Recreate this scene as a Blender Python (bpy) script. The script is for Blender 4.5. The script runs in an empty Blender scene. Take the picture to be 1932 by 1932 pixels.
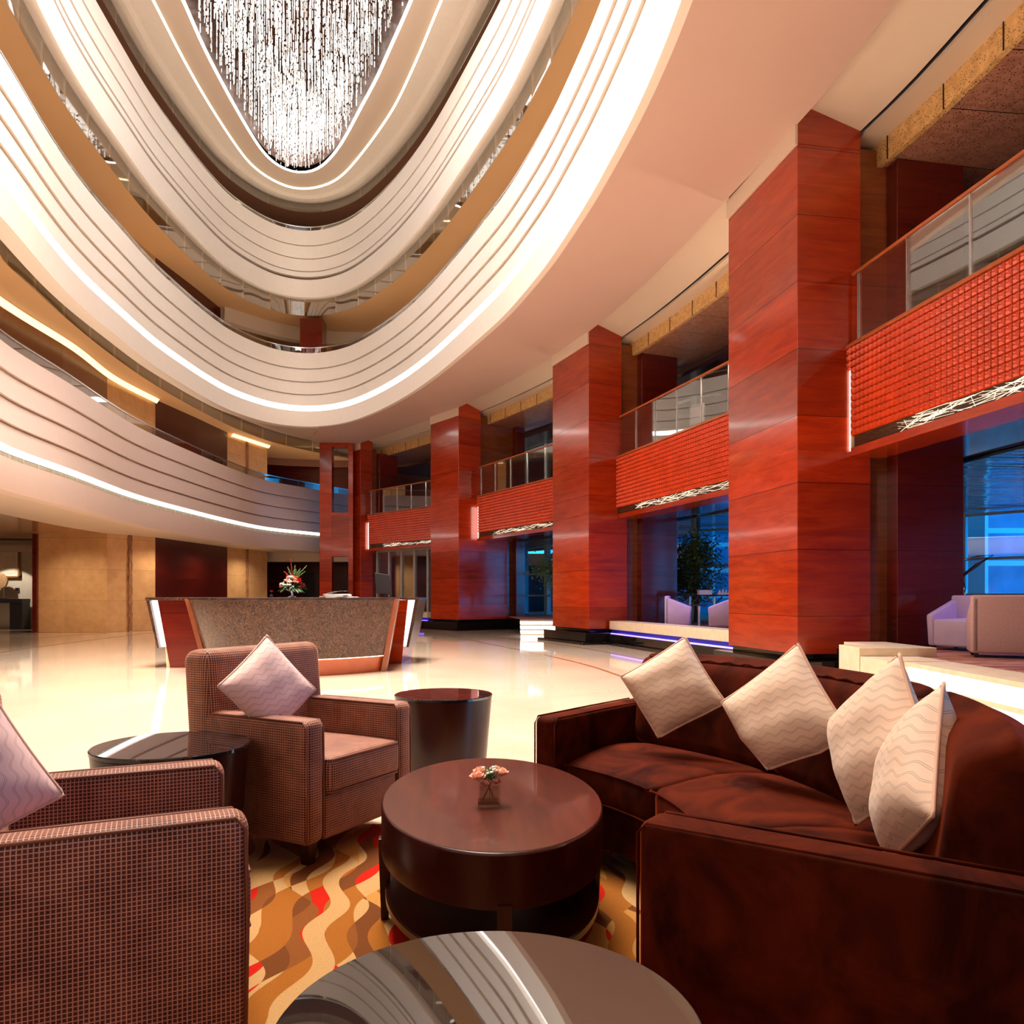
import bpy, bmesh, math, random
import numpy as np
from mathutils import Vector, Matrix
R = math.radians
random.seed(7)
C = bpy.context.scene.collection
S = bpy.context.scene
# ------------------------------------------------------------------ camera
EYE, F, CX, HY = 1.15, 1450.0, 966.0, 1126.0
cd = bpy.data.cameras.new('camera'); cam = bpy.data.objects.new('camera', cd); C.objects.link(cam)
cam.location = (0, 0, EYE); cam.rotation_euler = (R(90), 0, 0)
cd.sensor_width = 36; cd.lens = F / 1932 * 36; cd.shift_y = (HY - 966) / 1932; cd.clip_start = 0.05; cd.clip_end = 300
S.camera = cam
# ------------------------------------------------------------------ world (dusk sky seen through the windows)
w = bpy.data.worlds.new('sky'); S.world = w; w.use_nodes = True
bg = w.node_tree.nodes['Background']; bg.inputs[0].default_value = (0.02, 0.38, 0.88, 1); bg.inputs[1].default_value = 5.0
# ------------------------------------------------------------------ lights and exposure
def area(name, loc, rot, sx, sy, power, col):
    l = bpy.data.lights.new(name, 'AREA'); l.shape = 'RECTANGLE'; l.size = sx; l.size_y = sy; l.energy = power; l.color = col
    o = bpy.data.objects.new(name, l); C.objects.link(o); o.location = loc; o.rotation_euler = rot; return o
cl_ = area('chandelier_light', (-3.2, 10.2, 16.2), (0, 0, R(14)), 6, 9, 2250, (1.0, 0.90, 0.78)); cl_.data.spread = R(72)
area('ring_fill_light', (-4.3, 15.4, 15.9), (0, 0, R(16)), 4.5, 6, 720, (1.0, 0.96, 0.91))  # added wide fill that brightens the upper rings
area('rear_fill_light', (-5.5, -6.3, 5.2), (R(76), 0, R(-14)), 8, 4, 240, (1.0, 0.84, 0.70))  # added soft fill behind the camera, no entrance is modelled
def lamp(name, loc, power, col, r=.15, spot=None):
    l = bpy.data.lights.new(name, 'SPOT' if spot else 'POINT'); l.energy = power; l.color = col; l.shadow_soft_size = r; l.specular_factor = 0
    if spot: l.spot_size = R(spot); l.spot_blend = 1
    o = bpy.data.objects.new(name, l); C.objects.link(o); o.location = loc; return o
for p, e in (((7.3, 13.6, 3.1), 150), ((4.3, 16.9, 3.1), 170), ((6.6, 9.2, 3.1), 110), ((5.3, 7.6, 3.1), 60), ((1.9, 24.5, 3.1), 60)): lamp('lounge_fill', p, e, (.58, .42, 1.0), .04, 130)  # added violet fill for the lounge, without fittings
for p, e in (((5.4, 13.7, 6.1), 90), ((7.2, 5.0, 6.2), 170), ((2.7, 22.3, 6.1), 60), ((-.6, 29.5, 6.1), 40)): lamp('upper_bay_fill', p, e, (1, .72, .48), 0)  # added fill lamps, tucked out of view, to brighten the upper bays
for p in ((-10.2, 16.5, 3.1), (-11.2, 19.6, 3.1), (-11.7, 22.8, 3.1), (-13.9, 23.4, 3.1), (-11.4, 26.0, 3.1), (-11.0, 29.0, 3.1), (-10.6, 32.2, 3.1)): lamp('left_wall_fill', p, 150, (1, .80, .58), .06, 150)  # added spots to brighten the wall under the left balcony, without fittings
S.view_settings.view_transform = 'Standard'; S.view_settings.look = 'None'; S.view_settings.gamma = 1
S.view_settings.use_curve_mapping = False; S.view_settings.exposure = 0.30
S.cycles.max_bounces = 8; S.cycles.diffuse_bounces = 4; S.cycles.glossy_bounces = 4
S.cycles.transparent_max_bounces = 16; S.cycles.sample_clamp_indirect = 6.0
S.cycles.caustics_reflective = False; S.cycles.caustics_refractive = False
# ------------------------------------------------------------------ materials
class NT:
    def __init__(s, name):
        s.m = bpy.data.materials.new(name); s.m.use_nodes = True; s.t = s.m.node_tree; s.n = s.t.nodes
        s.b = s.n['Principled BSDF']; s.out = s.n['Material Output']
    def new(s, typ, **kw):
        n = s.n.new(typ)
        for k, v in kw.items(): setattr(n, k, v)
        return n
    def link(s, a, b): s.t.links.new(a, b)
    def math(s, op, a, b=None, c=None):
        n = s.n.new('ShaderNodeMath'); n.operation = op
        for i, v in enumerate((a, b, c)):
            if v is None: continue
            if isinstance(v, (int, float)): n.inputs[i].default_value = v
            else: s.link(v, n.inputs[i])
        return n.outputs[0]
    def mix(s, f, a, b):
        n = s.n.new('ShaderNodeMix'); n.data_type = 'RGBA'
        for sock, v in ((n.inputs[0], f), (n.inputs[6], a), (n.inputs[7], b)):
            if isinstance(v, (int, float)): sock.default_value = v
            elif isinstance(v, tuple): sock.default_value = (*v[:3], 1)
            else: s.link(v, sock)
        return n.outputs[2]
    def noise(s, vec, scale, detail=3, rough=.5, dist=0):
        n = s.n.new('ShaderNodeTexNoise'); s.link(vec, n.inputs['Vector'])
        n.inputs['Scale'].default_value = scale; n.inputs['Detail'].default_value = detail
        n.inputs['Roughness'].default_value = rough; n.inputs['Distortion'].default_value = dist
        return n.outputs['Fac']
    def ramp(s, fac, stops, const=False):
        n = s.n.new('ShaderNodeValToRGB'); s.link(fac, n.inputs[0]); e = n.color_ramp.elements
        if const: n.color_ramp.interpolation = 'CONSTANT'
        while len(e) < len(stops): e.new(0.5)
        for el, (p, c) in zip(e, stops): el.position = p; el.color = (*c[:3], 1)
        return n.outputs[0]
    def bump(s, h, strength=.3, dist=.01):
        n = s.n.new('ShaderNodeBump'); s.link(h, n.inputs['Height']); n.inputs['Strength'].default_value = strength
        n.inputs['Distance'].default_value = dist; s.link(n.outputs[0], s.b.inputs['Normal'])
    def coord(s, kind='Object', scale=None, rot=None):
        o = s.n.new('ShaderNodeTexCoord').outputs[kind]
        if scale or rot:
            m = s.n.new('ShaderNodeMapping'); s.link(o, m.inputs[0])
            if scale: m.inputs['Scale'].default_value = scale
            if rot: m.inputs['Rotation'].default_value = rot
            o = m.outputs[0]
        return o
    def sep(s, v):
        n = s.n.new('ShaderNodeSeparateXYZ'); s.link(v, n.inputs[0]); return n.outputs
    def comb(s, x, y, z=0.0):
        n = s.n.new('ShaderNodeCombineXYZ')
        for i, v in enumerate((x, y, z)):
            if isinstance(v, (int, float)): n.inputs[i].default_value = v
            else: s.link(v, n.inputs[i])
        return n.outputs[0]
    def col(s, c):
        if isinstance(c, tuple): s.b.inputs['Base Color'].default_value = (*c[:3], 1)
        else: s.link(c, s.b.inputs['Base Color'])
    def set(s, **kw):
        for k, v in kw.items(): s.b.inputs[k.replace('_', ' ')].default_value = v
def plain(name, col, rough=.5, metal=0, spec=.5, coat=0, coatr=.05, var=.06, scale=6, bump=0):
    t = NT(name); v = t.coord()
    n = t.noise(v, scale, 4)
    dark = tuple(c * (1 - var * 2) for c in col); lite = tuple(min(1, c * (1 + var)) for c in col)
    t.col(t.ramp(n, [(.3, dark), (.7, lite)])); t.set(Roughness=rough, Metallic=metal, Coat_Weight=coat, Coat_Roughness=coatr)
    t.b.inputs['Specular IOR Level'].default_value = spec
    if bump: t.bump(t.noise(v, scale * 12, 3), bump, .004)
    return t.m
def emit(name, col, strength):
    t = NT(name); t.col((.8, .8, .8)); t.b.inputs['Emission Color'].default_value = (*col, 1); t.set(Emission_Strength=strength); return t.m
def glass(name, tint=(.9, .95, .95), refl=.12, rough=.01):
    t = NT(name); t.n.remove(t.b)
    tr = t.new('ShaderNodeBsdfTransparent'); tr.inputs[0].default_value = (*tint, 1)
    gl = t.new('ShaderNodeBsdfGlossy'); gl.inputs['Roughness'].default_value = rough; gl.inputs[0].default_value = (1, 1, 1, 1)
    lw = t.new('ShaderNodeLayerWeight'); lw.inputs[0].default_value = .35
    f = t.math('MULTIPLY_ADD', lw.outputs['Fresnel'], .6, refl)
    mx = t.new('ShaderNodeMixShader'); t.link(f, mx.inputs[0]); t.link(tr.outputs[0], mx.inputs[1]); t.link(gl.outputs[0], mx.inputs[2])
    t.link(mx.outputs[0], t.out.inputs[0]); return t.m
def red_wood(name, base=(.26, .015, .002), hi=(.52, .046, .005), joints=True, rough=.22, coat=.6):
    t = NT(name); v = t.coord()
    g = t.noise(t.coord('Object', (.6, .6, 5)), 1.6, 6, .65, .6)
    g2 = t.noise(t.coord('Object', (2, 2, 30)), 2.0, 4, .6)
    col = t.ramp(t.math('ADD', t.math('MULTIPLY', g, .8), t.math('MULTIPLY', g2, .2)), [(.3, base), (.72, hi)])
    if joints:
        z = t.sep(v)[2]
        k = t.math('DIVIDE', t.math('SUBTRACT', z, .88 - .916 * 2), .916)
        row = t.math('FLOOR', k); fr = t.math('FRACT', k)
        wn = t.new('ShaderNodeTexWhiteNoise', noise_dimensions='2D'); oi = t.new('ShaderNodeObjectInfo')
        t.link(t.comb(row, t.math('MULTIPLY', oi.outputs['Random'], 20)), wn.inputs['Vector'])
        br = t.math('MULTIPLY_ADD', wn.outputs['Value'], .5, .72)
        hs = t.new('ShaderNodeHueSaturation'); t.link(col, hs.inputs['Color']); t.link(br, hs.inputs['Value']); col = hs.outputs[0]
        line = t.math('LESS_THAN', fr, .008)
        col = t.mix(line, col, (.03, .004, .002))
    t.col(col); t.set(Roughness=rough, Coat_Weight=coat, Coat_Roughness=.08)
    t.bump(t.noise(v, 3, 2), .03, .05)
    return t.m
M = {}
def make_materials():
    # polished cream marble floor
    t = NT('polished_marble'); v = t.coord()
    n = t.noise(v, .7, 6, .6, .8); vein = t.noise(v, 2.5, 8, .7, 2.5)
    c = t.ramp(n, [(.3, (.60, .455, .335)), (.7, (.70, .55, .42))])
    vm = t.math('MULTIPLY', t.math('COMPARE', vein, .5, .012), .25)
    c = t.mix(vm, c, (.62, .42, .28))
    xy = t.sep(v)
    j = t.math('MAXIMUM', t.math('LESS_THAN', t.math('FRACT', t.math('DIVIDE', xy[0], 1.2)), .004), t.math('LESS_THAN', t.math('FRACT', t.math('DIVIDE', xy[1], 1.2)), .004))
    c = t.mix(t.math('MULTIPLY', j, .25), c, (.5, .35, .25))
    t.col(c); t.set(Roughness=.06, Coat_Weight=.3, Coat_Roughness=.03); t.b.inputs['Specular IOR Level'].default_value = .7
    M['floor'] = t.m
    M['inlay'] = plain('brown_inlay', (.32, .13, .05), .1)
    M['white_paint'] = plain('cream_fascia_paint', (.86, .79, .73), .45, spec=.3, var=.01)
    M['pink_paint'] = plain('rose_fascia_paint', (.76, .62, .57), .4, spec=.35, var=.01)
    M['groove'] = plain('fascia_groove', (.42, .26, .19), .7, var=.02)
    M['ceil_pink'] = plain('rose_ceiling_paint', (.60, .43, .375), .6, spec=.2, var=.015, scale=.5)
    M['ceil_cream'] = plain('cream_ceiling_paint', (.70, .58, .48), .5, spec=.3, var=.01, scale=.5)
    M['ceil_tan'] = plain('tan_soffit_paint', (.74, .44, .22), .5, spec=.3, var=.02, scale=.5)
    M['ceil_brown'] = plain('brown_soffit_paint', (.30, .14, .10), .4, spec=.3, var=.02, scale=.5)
    M['led'] = emit('white_light_strip', (1, .97, .90), 3.0); M['soffit_fill'] = emit('soffit_fill_glow', (1, .82, .60), 4.0); M['cove_yellow'] = emit('yellow_cove_light', (1, .78, .38), 1.3)  # the corridor glow is an added fill for the soffits
    M['led_soft'] = emit('warm_light_strip', (1, .85, .55), 2.0)
    M['led_blue'] = emit('blue_light_strip', (.10, .05, 1), 3.0)
    M['led_violet'] = emit('violet_light_strip', (.55, .45, 1), 4.0)
    M['step_light'] = emit('backlit_step_panel', (1, .98, .92), 1.7)
    M['wood'] = red_wood('red_lacquered_wood')
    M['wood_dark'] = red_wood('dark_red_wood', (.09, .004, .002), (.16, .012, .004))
    M['wood_brown'] = red_wood('brown_wood_post', (.16, .035, .010), (.30, .080, .02), False)
    M['wood_wall'] = red_wood('dark_wood_wall_panel', (.045, .003, .002), (.10, .008, .004), True, .3, .2)
    M['stone_wall'] = stone_wall()
    M['gold_stone'] = gold_stone('pitted_gold_stone', (.62, .36, .13), (.85, .56, .24))
    M['tile_stone'] = gold_stone('pitted_rose_stone', (.38, .17, .12), (.56, .28, .20))
    M['bronze'] = bark('rough_bronze_strip')
    M['black_stone'] = plain('black_polished_stone', (.010, .007, .006), .08, spec=.6, var=.3)
    M['glossy_dark'] = plain('glossy_dark_red_ceiling', (.10, .012, .03), .12, spec=.9, coat=1, var=.1, scale=1)
    M['stretch'] = wavy_gloss()
    M['red_stud'] = plain('orange_red_lacquer', (.70, .055, .003), .25, coat=.5, coatr=.15, var=.08, scale=3)
    M['lattice_back'] = plain('dark_lattice_back', (.05, .02, .01), .4)
    M['lattice_dim'] = plain('bronze_lattice_bar', (.25, .12, .05), .4, metal=.6)
    M['lattice_lit'] = emit('backlit_lattice_slit', (1, .80, .55), .75)
    M['handrail'] = plain('orange_wood_rail', (.45, .11, .03), .3, coat=.3)
    M['steel'] = plain('brushed_steel', (.72, .72, .74), .25, metal=1, var=.03)
    M['glass'] = glass('clear_rail_glass', (.92, .94, .95), .02)
    M['smoke_glass'] = glass('grey_skirt_glass', (.66, .64, .58), .14)
    M['window_glass'] = glass('window_glass', (.75, .9, 1), .05)
    M['mullion'] = plain('pale_blue_mullion', (.35, .62, .75), .4)
    M['ledge'] = plain('cream_limestone', (.82, .66, .48), .25, var=.05, scale=8)
    M['marble_brown'] = brown_marble()
    M['copper'] = plain('copper_brown_panel', (.26, .07, .03), .3, coat=.5)
    M['table_wood'] = dark_table()
    M['table_side'] = plain('dark_mahogany_side', (.030, .003, .0015), .30, spec=.25, coat=.1, coatr=.15, var=.2, scale=3)
    t = NT('black_mirror_glass'); t.col((.02, .012, .012)); t.set(Roughness=.015, IOR=2.6); M['mirror'] = t.m
    M['black_edge'] = plain('black_glass_edge', (.008, .008, .012), .05, spec=.8)
    M['velvet'] = velvet()
    M['grid'] = grid_fabric()
    M['piping'] = plain('brown_piping', (.20, .06, .03), .6)
    M['cushion'] = cushion_fabric('wave_stitched_cream_fabric', (.86, .60, .44))
    M['cushion_pink'] = cushion_fabric('wave_stitched_rose_fabric', (.84, .53, .47))
    M['cushion_pipe'] = plain('cream_piping_cord', (.72, .42, .30), .6)
    M['rug'] = rug_mat()
    M['lounge_carpet'] = lounge_carpet()
    M['lilac'] = plain('lilac_upholstery', (.62, .50, .70), .7, var=.03)
    M['beige_uph'] = plain('beige_upholstery', (.60, .38, .38), .75, var=.04, scale=40)
    M['white_uph'] = plain('white_leather', (.75, .8, .82), .4, var=.02)
    M['crystal'] = emit('lit_crystal', (1, .95, .88), 1.15)
    t = NT('clear_crystal'); t.col((.85, .80, .76)); t.set(Roughness=.05, IOR=1.8); M['crystal_dim'] = t.m
    M['dark_recess'] = plain('dark_brown_recess', (.07, .03, .02), .5)
    M['white'] = plain('white_paper', (.85, .83, .80), .5, var=.02)
    M['black'] = plain('black_plastic', (.015, .012, .014), .3)
    M['screen'] = plain('dark_screen_back', (.012, .008, .012), .45)
    M['silver'] = plain('silver_metal', (.75, .75, .78), .15, metal=1)
    M['leaf'] = plain('dark_green_leaf', (.03, .09, .02), .5, var=.3, scale=20)
    M['leaf_light'] = plain('sage_green_leaf', (.16, .28, .10), .5, var=.2, scale=20)
    M['stem'] = plain('green_stem', (.05, .13, .03), .5)
    M['petal_peach'] = petal('peach_petals', (.92, .36, .22), (.98, .74, .60))
    M['petal_white'] = petal('white_petals', (.80, .80, .74), (.95, .95, .92))
    M['petal_pink'] = petal('pink_petals', (.80, .16, .14), (.92, .45, .38))
    M['petal_red'] = petal('dark_red_petals', (.30, .01, .01), (.5, .03, .02))
    M['vase'] = glass('vase_glass', (.93, .95, .94), .10, 0)
    M['art_paper'] = art()
    M['oak_disc'] = plain('ribbed_oak_disc', (.42, .25, .13), .5, var=.2, scale=20)
    M['wallpaper'] = plain('silver_wallpaper', (.62, .56, .48), .5, var=.03, scale=4)
    M['facade'] = facade()
    M['bark'] = plain('tree_bark', (.08, .07, .06), .8)
    M['gold_cover'] = plain('yellow_ceramic', (.7, .4, .05), .2)
def stone_wall():
    t = NT('honey_limestone'); v = t.coord(); xyz = t.sep(v)
    n = t.noise(v, 3, 6, .65); row = t.math('FLOOR', t.math('DIVIDE', xyz[2], 1.02)); fr = t.math('FRACT', t.math('DIVIDE', xyz[2], 1.02))
    c = t.ramp(n, [(.3, (.58, .33, .14)), (.7, (.72, .44, .21))])
    wn = t.new('ShaderNodeTexWhiteNoise', noise_dimensions='2D')
    t.link(t.comb(row, t.math('FLOOR', t.math('MULTIPLY', xyz[0], .9))), wn.inputs['Vector'])
    hs = t.new('ShaderNodeHueSaturation'); t.link(c, hs.inputs['Color']); t.link(t.math('MULTIPLY_ADD', wn.outputs['Value'], .18, .9), hs.inputs['Value'])
    t.col(t.mix(t.math('LESS_THAN', fr, .006), hs.outputs[0], (.25, .12, .05))); t.set(Roughness=.35); return t.m
def gold_stone(name, a, b):
    t = NT(name); v = t.coord()
    vo = t.new('ShaderNodeTexVoronoi'); t.link(t.coord('Object', (1, 1, 1.6)), vo.inputs['Vector']); vo.inputs['Scale'].default_value = 30
    pit = t.math('LESS_THAN', vo.outputs['Distance'], .27)
    n = t.noise(v, 9, 5)
    pit2 = t.math('MULTIPLY', pit, t.math('GREATER_THAN', t.noise(v, 7, 2), .42))
    c = t.mix(pit2, t.ramp(n, [(.3, a), (.7, b)]), tuple(x * .08 for x in a))
    t.col(c); t.set(Roughness=.3, Coat_Weight=.3, Coat_Roughness=.1); return t.m
def bark(name):
    t = NT(name); v = t.coord('Object', (6, 6, 1)); n = t.noise(v, 3, 6, .7, 1.5)
    t.col(t.ramp(n, [(.35, (.06, .02, .01)), (.6, (.5, .25, .12))])); t.set(Roughness=.5); t.bump(n, .8, .03); return t.m
def wavy_gloss():
    t = NT('stretched_gloss_ceiling'); v = t.coord('Object', (1, 1, 1)); t.col((.04, .08, .14)); t.set(Roughness=.04, IOR=2.6)
    n = t.noise(t.coord('Object', (.5, 3, 1)), 1.0, 3, .5, .5); t.bump(n, .35, .08); return t.m
def brown_marble():
    t = NT('brown_veined_marble'); v = t.coord()
    n1 = t.noise(v, 5, 8, .65, 3.0); n2 = t.noise(v, 11, 8, .7, 3.5)
    l1 = t.math('COMPARE', n1, .5, .007); l2 = t.math('COMPARE', n2, .5, .012)
    base = t.ramp(t.noise(v, 8, 5), [(.3, (.016, .009, .009)), (.7, (.034, .018, .018))])
    c = t.mix(t.math('MULTIPLY', t.math('MAXIMUM', l1, l2), .55), base, (.36, .18, .11))
    t.col(c); t.set(Roughness=.15); t.b.inputs['Specular IOR Level'].default_value = .4; return t.m
def dark_table():
    t = NT('mahogany_table_top'); n = t.noise(t.coord('Object', (9, 1.2, 1)), 3, 6, .65, .4)
    t.col(t.ramp(n, [(.3, (.055, .007, .003)), (.75, (.120, .020, .007))])); t.set(Roughness=.3, Coat_Weight=.7, Coat_Roughness=.06); return t.m
def velvet():
    t = NT('chocolate_velvet'); v = t.coord()
    n = t.noise(v, 4, 5, .6, .8); fine = t.noise(v, 60, 3)
    t.col(t.ramp(n, [(.36, (.022, .0020, .0005)), (.66, (.105, .0125, .0022))]))
    t.set(Roughness=.8, Sheen_Weight=.20, Sheen_Roughness=.30); t.b.inputs['Sheen Tint'].default_value = (.95, .13, .02, 1)
    t.b.inputs['Specular IOR Level'].default_value = .06
    t.bump(fine, .15, .003); return t.m
def grid_fabric():
    t = NT('check_velvet_upholstery'); uv = t.sep(t.coord('UV'))
    P = .0105
    def ln(x): return t.math('LESS_THAN', t.math('FRACT', t.math('DIVIDE', x, P)), .24)
    line = t.math('MAXIMUM', ln(uv[0]), ln(uv[1]))
    n = t.noise(t.coord(), 7, 4, .6, 1)
    sq = t.ramp(n, [(.35, (.055, .010, .008)), (.65, (.13, .028, .020))])
    lc = t.ramp(n, [(.3, (.42, .18, .12)), (.7, (.60, .30, .19))])
    t.col(t.mix(line, sq, lc)); t.set(Roughness=.6, Sheen_Weight=.3, Sheen_Roughness=.4); t.b.inputs['Sheen Tint'].default_value = (1, .5, .35, 1)
    t.b.inputs['Specular IOR Level'].default_value = .25
    t.bump(t.math('SUBTRACT', 1, line), .5, .002); return t.m
def cushion_fabric(name, col):
    t = NT(name); uv = t.sep(t.coord('UV'))
    ca, sa = math.cos(R(68)), math.sin(R(68))
    a = t.math('ADD', t.math('MULTIPLY', uv[0], ca), t.math('MULTIPLY', uv[1], sa)); b = t.math('SUBTRACT', t.math('MULTIPLY', uv[1], ca), t.math('MULTIPLY', uv[0], sa))
    ww = t.math('MULTIPLY', t.math('SINE', t.math('MULTIPLY', a, 2 * math.pi / .060)), .0070)
    f = t.math('FRACT', t.math('DIVIDE', t.math('ADD', b, ww), .0300))
    l1 = t.math('COMPARE', f, .42, .028); l2 = t.math('COMPARE', f, .57, .028)
    line = t.math('MAXIMUM', l1, l2)
    dark = tuple(c * .42 for c in col)
    n = t.noise(t.coord(), 12, 3)
    base = t.ramp(n, [(.3, tuple(c * .92 for c in col)), (.7, col)])
    t.col(t.mix(t.math('MULTIPLY', line, .75), base, dark)); t.set(Roughness=.65, Sheen_Weight=.2)
    tri = t.math('ABSOLUTE', t.math('SUBTRACT', f, .485))
    t.bump(t.math('SUBTRACT', t.math('MULTIPLY', t.math('SINE', t.math('MULTIPLY', f, math.pi)), .22), t.math('MULTIPLY', line, .5)), .35, .002); return t.m
def rug_mat():
    t = NT('wave_pattern_rug'); p = t.sep(t.coord())
    x = t.math('ADD', p[0], t.math('MULTIPLY', t.noise(t.coord('Object', (1, 1, 1)), 1.3, 1), .12)); y = p[1]
    def wave(k, ph, A, per, sl):
        s = t.math('SINE', t.math('ADD', t.math('MULTIPLY', y, k), t.math('MULTIPLY_ADD', x, 2.2, ph)))
        return t.math('DIVIDE', t.math('ADD', t.math('MULTIPLY_ADD', y, sl, x), t.math('MULTIPLY', s, A)), per)
    i = t.math('FLOOR', wave(13, .3, .034, .072, .10)); j = t.math('FLOOR', wave(9.0, 2.4, .050, .115, -.12))
    k = t.math('FLOOR', wave(13.0, 1.0, .05, .24, .42))
    wn = t.new('ShaderNodeTexWhiteNoise', noise_dimensions='3D'); t.link(t.comb(i, j, k), wn.inputs['Vector'])
    c = t.ramp(wn.outputs['Value'], [(0, (.43, .24, .095)), (.24, (.28, .090, .012)), (.42, (.13, .038, .009)), (.58, (.42, .19, .045)), (.68, (.19, .058, .012)), (.78, (.42, .010, .003))], True)
    n = t.noise(t.coord(), 180, 2)
    hs = t.new('ShaderNodeHueSaturation'); t.link(c, hs.inputs['Color']); t.link(t.math('MULTIPLY_ADD', n, .5, .75), hs.inputs['Value'])
    t.col(hs.outputs[0]); t.set(Roughness=.95); t.b.inputs['Specular IOR Level'].default_value = .1; t.bump(n, .5, .004); return t.m
def lounge_carpet():
    t = NT('red_striped_carpet'); n = t.noise(t.coord('Object', (1, 7, 1)), 1.5, 5, .6, 1.5)
    t.col(t.ramp(n, [(.42, (.16, .02, .012)), (.58, (.45, .20, .13))])); t.set(Roughness=.9); return t.m
def petal(name, a, b):
    t = NT(name); t.col(t.ramp(t.noise(t.coord(), 60, 3), [(.35, a), (.65, b)])); t.set(Roughness=.5, Subsurface_Weight=0); return t.m
def art():
    t = NT('painted_scroll_paper'); v = t.coord(); p = t.sep(v)
    n = t.noise(t.coord('Object', (2, 1, 5)), 2.2, 5, .6, 1.2)
    c = t.ramp(n, [(.30, (.55, .12, .03)), (.38, (.80, .72, .58)), (.60, (.82, .76, .66)), (.68, (.12, .10, .12))])
    t.col(c); t.set(Roughness=.4); return t.m
def facade():
    t = NT('dusk_blue_facade'); p = t.sep(t.coord())
    fx = t.math('FRACT', t.math('DIVIDE', p[0], 1.6)); fz = t.math('FRACT', t.math('DIVIDE', p[2], 1.1))
    l = t.math('MAXIMUM', t.math('LESS_THAN', fx, .07), t.math('LESS_THAN', fz, .16))
    n = t.noise(t.coord(), .8, 3)
    t.col(t.mix(l, t.ramp(n, [(.3, (.10, .16, .30)), (.7, (.20, .35, .60))]), (.75, .80, .85))); t.set(Roughness=.4); return t.m
make_materials()
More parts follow.
